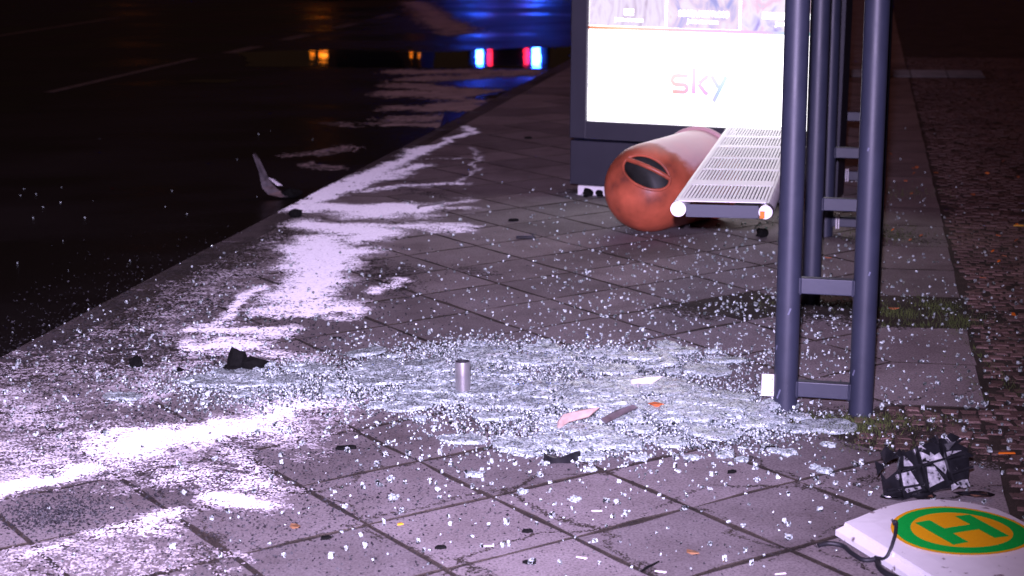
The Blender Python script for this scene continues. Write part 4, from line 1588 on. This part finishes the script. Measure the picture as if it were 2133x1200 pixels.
m = MB()
lump(m, (0, 0, .028), .036, 31, (.85, .8, 1.5))
lump(m, (.045, .0, .018), .034, 32, (1.5, .8, .8))
lump(m, (-.015, -.01, .012), .028, 33, (1.1, 1, .7))
chunk = m.build("charred_chunk", M["char"], None, label="big jagged charred black chunk on the white powder", cat="debris", loc=(-0.875, 5.37, 0))
m = MB()
lump(m, (0, 0, .012), .020, 34, (1.1, .8, 1.3))
m.build("charred_chunk", M["char"], None, label="small charred black chunk on the speckled slabs near the kerb", cat="debris", loc=(-1.212, 5.44, 0))
m = MB()
lump(m, (0, 0, .003), .012, 38, (1.2, 1, .9))
m.build("charred_chunk", M["char"], None, label="tiny black crumb between the two charred chunks", cat="debris", loc=(-1.06, 5.38, 0))
scrap("black_flake", "flat black charred flake on the slabs below the powder", "debris", [(-.028, -.008), (-.012, -.014), (.010, -.012), (.028, -.010), (.030, .008), (.012, .014), (-.008, .010), (-.024, .012)], .006, M["char"], (-.457, 4.545, .001), .1)
scrap("black_flake", "thin dark flake left of the pipe stub", "debris", [(-.018, -.006), (.016, -.007), (.020, .004), (-.012, .008)], .004, M["char"], (-.603, 5.795, .001), .1)
m = MB()
tr = smooth([(-.048, .014, .012), (-.036, -.004, .010), (-.01, -.010, .010), (.022, -.002, .012), (.050, .020, .016)], 6)
for i in range(len(tr) - 1):
    a, b_ = tr[i], tr[i + 1]
    h0, h1 = .010 + .003 * math.sin(i * .4), .010 + .003 * math.sin(i * .4 + .4)
    q = Vector((0, .006, 0))
    m.add([a - Vector((0, 0, h0)), b_ - Vector((0, 0, h1)), b_ + Vector((0, 0, h1)), a + Vector((0, 0, h0)), a + q - Vector((0, 0, h0)), b_ + q - Vector((0, 0, h1)), b_ + q + Vector((0, 0, h1)), a + q + Vector((0, 0, h0))], [(0, 1, 2, 3), (7, 6, 5, 4), (3, 2, 6, 7), (0, 4, 5, 1), (0, 3, 7, 4), (1, 5, 6, 2)])
m.build("trim_strip", M["black"], None, label="curved black plastic strip at the front edge of the glass heap", cat="debris", loc=(.126, 4.40, 0))
m = MB()
m.box((0, 0, .008), (.085, .014, .012), Matrix.Rotation(-.12, 3, 'Z'), bev=.003)
m.box((.03, .0, .018), (.010, .008, .014), bev=.002)
m.build("trim_strip", M["black"], None, label="short straight black bar lying on the slabs beyond the glass", cat="debris", loc=(.063, 7.58, 0))
m = MB()
m.tube(smooth([(-.05, -.02, .006), (-.052, .02, .008), (-.02, .05, .008), (.03, .09, .01), (.07, .16, .01)], 6), .006, 8)
m.build("bent_rod", M["silver"], None, label="small bent rod at the end of the powder trail", cat="debris", loc=(-.40, 8.40, 0))
m = MB()
vs_ = []
n = 24
for (r_, z) in ((.014, 0), (.0145, .005), (.011, .007), (.006, .0065), (.005, .004), (.001, .004)):
    for k in range(n):
        a = 2 * math.pi * k / n
        vs_.append((r_ * math.cos(a), r_ * math.sin(a), z))
m.add(vs_, [(i * n + k, i * n + (k + 1) % n, (i + 1) * n + (k + 1) % n, (i + 1) * n + k) for i in range(5) for k in range(n)])
m.build("rubber_cap", M["blackgloss"], None, True, label="round black rubber cap on the slab right of the glass heap", cat="debris", loc=(.692, 4.51, .001))
m = MB()
m.tube([(-.022, -.024, .004), (-.005, -.002, .006), (.006, .012, .005), (.022, .030, .006)], [.0025, .0035, .003, .002], 6)
m.build("charred_stick", M["char"], None, label="thin charred stick on a joint at the bottom edge of the picture", cat="debris", loc=(.298, 3.64, 0))
scrap("plastic_strip", "bright orange plastic strip on the setts beside the smashed module", "debris", [(-.023, -.004), (.023, -.003), (.022, .004), (-.022, .003)], .004, M["orangeplastic"], (1.306, 4.43, .002), -.05)
scrap("plastic_strip", "orange chip on the dark setts at the right edge, far from the module", "debris", [(-.024, -.006), (.024, -.005), (.022, .006), (-.02, .005)], .006, M["yellowchip"], (2.285, 7.75, .002), -.1)
scrap("card_scrap", "white angular shard lying on the back of the glass heap", "debris", [(-.05, -.02), (.0, -.012), (.055, .03), (.0, .028), (-.045, .02)], .003, M["whiteshard"], (.401, 5.06, .030), .1, 0, (.5, 0))
scrap("card_scrap", "dirty pinkish folded card half buried in the glass heap", "debris", [(-.068, -.030), (-.030, .008), (.025, .020), (.060, .050), (.01, .055), (-.045, .040), (-.062, .010)], .004, M["paper"], (.185, 4.66, .030), .0, 1.5, (.45, -.1))
scrap("card_scrap", "strip of grey torn sheet curving through the glass heap", "debris", [(-.05, -.03), (.0, .0), (.06, .03), (.05, .045), (-.01, .025), (-.06, -.01)], .004, M["silver"], (.30, 4.72, .030), .2, 1, (.4, 0))
scrap("fallen_leaf", "brown curled leaf on the glass heap", "leaf", [(-.02, 0), (-.005, .012), (.012, .010), (.030, -.004), (.008, -.010)], .002, M["leaf"], (.405, 4.82, .034), -.3, 8, (.4, 0))
scrap("red_shard", "small red shard on the right side of the glass heap", "debris", [(-.014, -.003), (.013, -.002), (.014, .005), (-.012, .004)], .003, M["redshard"], (.53, 4.83, .026), .1)
scrap("yellow_chip", "little yellow chip in a slab joint at the bottom", "debris", [(-.008, -.004), (.008, -.002), (.006, .006), (-.006, .005)], .003, M["yellowchip"], (-.272, 3.94, .001), .3)
scrap("yellow_chip", "little ochre chip under the pinkish card in the heap", "debris", [(-.010, -.004), (.010, -.004), (.006, .006), (-.006, .005)], .004, M["yellowchip"], (.185, 4.60, .012), -.5)
for (x, y, lab) in [(1.285, 6.28, "orange leaf in the mossy gap right of the front posts"), (1.37, 6.12, "second orange leaf in the mossy gap, nearer the setts"), (1.30, 7.05, "orange leaf behind the right post, beyond the mossy gap"), (1.15, 6.55, "orange leaf seen between the two front posts"), (1.78, 8.35, "yellow-orange leaf on the far border slabs"), (2.30, 8.6, "orange leaf out on the dark setts"), (0.40, 3.72, "brown leaf scrap on the joint near the bottom edge"), (-.52, 3.92, "ochre leaf scrap on the front slabs")]:
    scrap("fallen_leaf", lab, "leaf", [(-.018, 0), (-.006, .011), (.010, .010), (.022, -.002), (.006, -.010), (-.010, -.009)], .0015, M["leaf"] if y > 5 else M["brownleaf"], (x, y, .006), random.uniform(-2, 2), 9, (random.uniform(-.2, .3), 0))
for k in range(26):  # orange flecks added for sodium glints in the glass, leaf bits among them
    v = rng.uniform(5.9, 10.5)
    p = W(rng.uniform(.05, 1.0), v)
    scrap("leaf_glint_fleck", "tiny orange fleck, part leaf, part painted sodium glint, on the dark ground right of the shelter posts", "leaf", [(-.014, 0), (-.003, .009), (.012, .004), (.005, -.008)], .003, M["orangeplastic"] if k % 3 == 0 else M["leaf"], (p.x, p.y, .007), rng.uniform(0, 6), 0, (rng.uniform(.2, .8), 0))["group"] = "orange leaf and glint flecks behind the posts"
for i, (x, y) in enumerate([(-.06, 3.79), (.15, 3.71), (.20, 4.02), (.32, 3.62), (.58, 3.60)]):
    scrap("white_sliver", "thin white plastic sliver on the bare front slabs", "debris", [(-.014, -.002), (.012, -.004), (.013, .003), (-.010, .001)], .002, M["whiteshard"], (x, y, .001), random.uniform(-.5, .5))["group"] = "white slivers on the front slabs"
for i, (x, y, lab) in enumerate([(-.44, 3.85, "small black flake on the left of the front slabs"), (-.17, 3.78, "small black flake with a folded corner near the middle joint"), (.03, 3.88, "tiny black clip on the slabs at bottom centre"), (.03, 3.68, "brownish black flake on the bottom joint"), (.56, 4.30, "dark blue-black crumb among the loose glass cubes"), (.01, 8.03, "small black lump on the slabs left of the bin"), (.113, 11.0, "dark crumb far back on the pavement by the poster case")]):
    s = 1 if y < 6 else 1.8
    scrap("black_flake", lab, "debris", [(-.014 * s, -.004 * s), (.0, -.008 * s), (.014 * s, -.003 * s), (.009 * s, .008 * s), (-.008 * s, .006 * s)], .006 * s, M["char"], (x, y, .001), random.uniform(-.6, .6))

# torn bumper piece standing in the gutter
bump = thing("bumper_fragment", "torn silver and black bumper piece standing up in the dark gutter", "car part", (-1.29, 9.50, -0.12), (0, 0, -.1))
m = MB()
path = [(-.13, .03, .24), (-.115, .02, .20), (-.095, .01, .15), (-.085, .0, .10), (-.075, -.01, .06), (-.04, -.02, .025), (.03, -.02, .010), (.06, -.015, .012)]
wid = [.004, .012, .018, .03, .045, .05, .04, .01]
vs_, fs_ = [], []
for (x, y, z), w in zip(path, wid):
    for (dx, dy) in ((0, 0), (w, .05), (w * 1.05, .056), (.004, .008)):
        vs_.append((x + dx, y + dy, z + w * .25 * (dx > 0.005)))
for i in range(len(path) - 1):
    for k in range(4):
        fs_.append((i * 4 + k, i * 4 + (k + 1) % 4, (i + 1) * 4 + (k + 1) % 4, (i + 1) * 4 + k))
fs_ += [(3, 2, 1, 0), tuple((len(path) - 1) * 4 + k for k in range(4))]
m.add(vs_, fs_)
m.build("skin", M["silver"], bump)
m = MB()
m.add([(-.06, .06, .11), (-.03, .07, .10), (.02, .08, .06), (-.01, .07, .06), (-.06, .068, .11), (-.03, .078, .10), (.02, .088, .06), (-.01, .078, .06)], [(0, 1, 2, 3), (7, 6, 5, 4), (0, 4, 5, 1), (1, 5, 6, 2), (2, 6, 7, 3), (3, 7, 4, 0)])
m.build("flap", M["silver"], bump)
m = MB()
lump(m, (.06, .05, .02), .05, 61, (1.3, 1, .6))
m.build("foam_block", M["char"], bump)
m = MB()
lump(m, (0, 0, .02), .028, 62, (1.2, .8, 1))
m.build("black_flake", M["char"], None, label="black lump on the kerb next to the torn bumper piece", cat="debris", loc=(-1.03, 8.20, 0))

# ------------------------------------------------------------------ what only shows in the wet road: two vehicles and far street lamps
def vehicle(name, label, cat, loc, rz, Lx, prof, w, lamps, wheels, wr):
    t = thing(name, label, cat, loc, (0, 0, rz))
    n = len(prof)
    m = MB()
    vs_, fs_ = [], []
    for (s, k) in ((-1, .94), (-1, 1), (1, 1), (1, .94)):
        for (y, z) in prof:
            yc, zc = Lx / 2, .9
            f = 1 if abs(k - 1) < .01 else .97
            vs_.append((s * w / 2 * (1 if f == .97 else .96), yc + (y - yc) * (f if f < 1 else 1), zc + (z - zc) * (f if f < 1 else 1)))
    for i in range(3):
        for k in range(n):
            j = (k + 1) % n
            fs_.append((i * n + k, i * n + j, (i + 1) * n + j, (i + 1) * n + k))
    fs_ += [tuple(range(n))[::-1], tuple(3 * n + k for k in range(n))]
    m.add(vs_, fs_)
    m.build("body", M["carpaint"], t)
    for (y) in wheels:
        for s in (-1, 1):
            q = MB()
            q.tube([(s * (w / 2 - .2), y, wr), (s * (w / 2 + .012), y, wr)], wr, 24)
            q.build("wheel", M["tyre"], t)
    for (nm, x, z, sx_, sz_, mt, y) in lamps:
        q = MB()
        if nm == "hazard_lamp":
            lump(q, (0, 0, 0), 1, int(abs(x) * 100), (sx_ * .6, .03, sz_ * .6))
            q.v = [(x + p[0], y + p[1], z + (p[2] if p[2] > .001 else -sz_ * .5)) for p in q.v]
        else:
            q.box((x, y, z), (sx_, .05, sz_), bev=min(sx_, sz_) * .3)
        q.build(nm, M[mt], t)
    return t


VAN = [(0, .35), (0, 2.25), (.15, 2.4), (4.3, 2.4), (5.0, 1.5), (5.6, 1.2), (5.7, .35)]
vehicle("rescue_van", "dark rescue van with lit blue beacons, mirrored in the puddle", "van", (-0.03, 43.8, -.12), R(-2), 5.7, VAN, 2.0,
        [("blue_beacon", -.71, 2.08, .17, .42, "blue_lamp", -.04), ("blue_beacon", .70, 2.12, .20, .50, "blue_lamp", -.04), ("tail_lamp", -.45, 2.08, .11, .40, "red_lamp", -.04), ("tail_lamp", .45, 2.08, .11, .40, "red_lamp", -.04), ("rear_window", 0, 1.6, .7, .5, "carglass", -.02)], (1.0, 4.6), .36)
CAR = [(0, .3), (-.02, .85), (.15, 1.0), (.6, 1.45), (2.2, 1.48), (3.1, 1.0), (4.2, .85), (4.3, .3)]
vehicle("parked_car", "dark car with amber hazard lamps, mirrored in the puddle", "car", (-2.52, 31.3, -.12), R(-4), 4.3, CAR, 1.8,
        [("hazard_lamp", -.80, 1.00, .13, .10, "amber_lamp", -.03), ("hazard_lamp", -1.0, .97, .07, .05, "amber_lamp", -.01), ("hazard_lamp", .78, .98, .045, .04, "amber_lamp", -.03), ("hazard_lamp", .92, .99, .04, .035, "amber_lamp", -.02), ("rear_window", 0, 1.25, 1.2, .35, "carglass", .35)], (.8, 3.4), .31)
for (x, y, lab) in [(-28.4, 139.6, "sodium street lamp farthest to the left down the road"), (-20.2, 95.9, "nearest sodium street lamp down the road"), (-16.2, 149.0, "sodium street lamp in the distance, middle of the road"), (26.9, 136.4, "sodium street lamp in the distance on the pavement side")]:
    t = thing("street_lamp", lab, "street lamp", (x, y, -.16), group="street lamps down the road")
    m = MB()
    m.tube([(0, 0, 0), (0, 0, 3), (0, 0, 6.1)], [.09, .07, .05], 12)
    m.tube(smooth([(0, 0, 6.1), (0, -.3, 6.35), (0, -1.0, 6.4)], 5), .04, 8)
    m.build("post", M["slate"], t, True)
    m = MB()
    m.box((0, -1.2, 6.42), (.30, .7, .12), bev=.03)
    m.build("lantern_cover", M["slate"], t)
    m = MB()
    m.box((0, -1.2, 6.30), (.5, .6, .12), bev=.02)
    m.build("lantern_glass", M["sodium"], t)
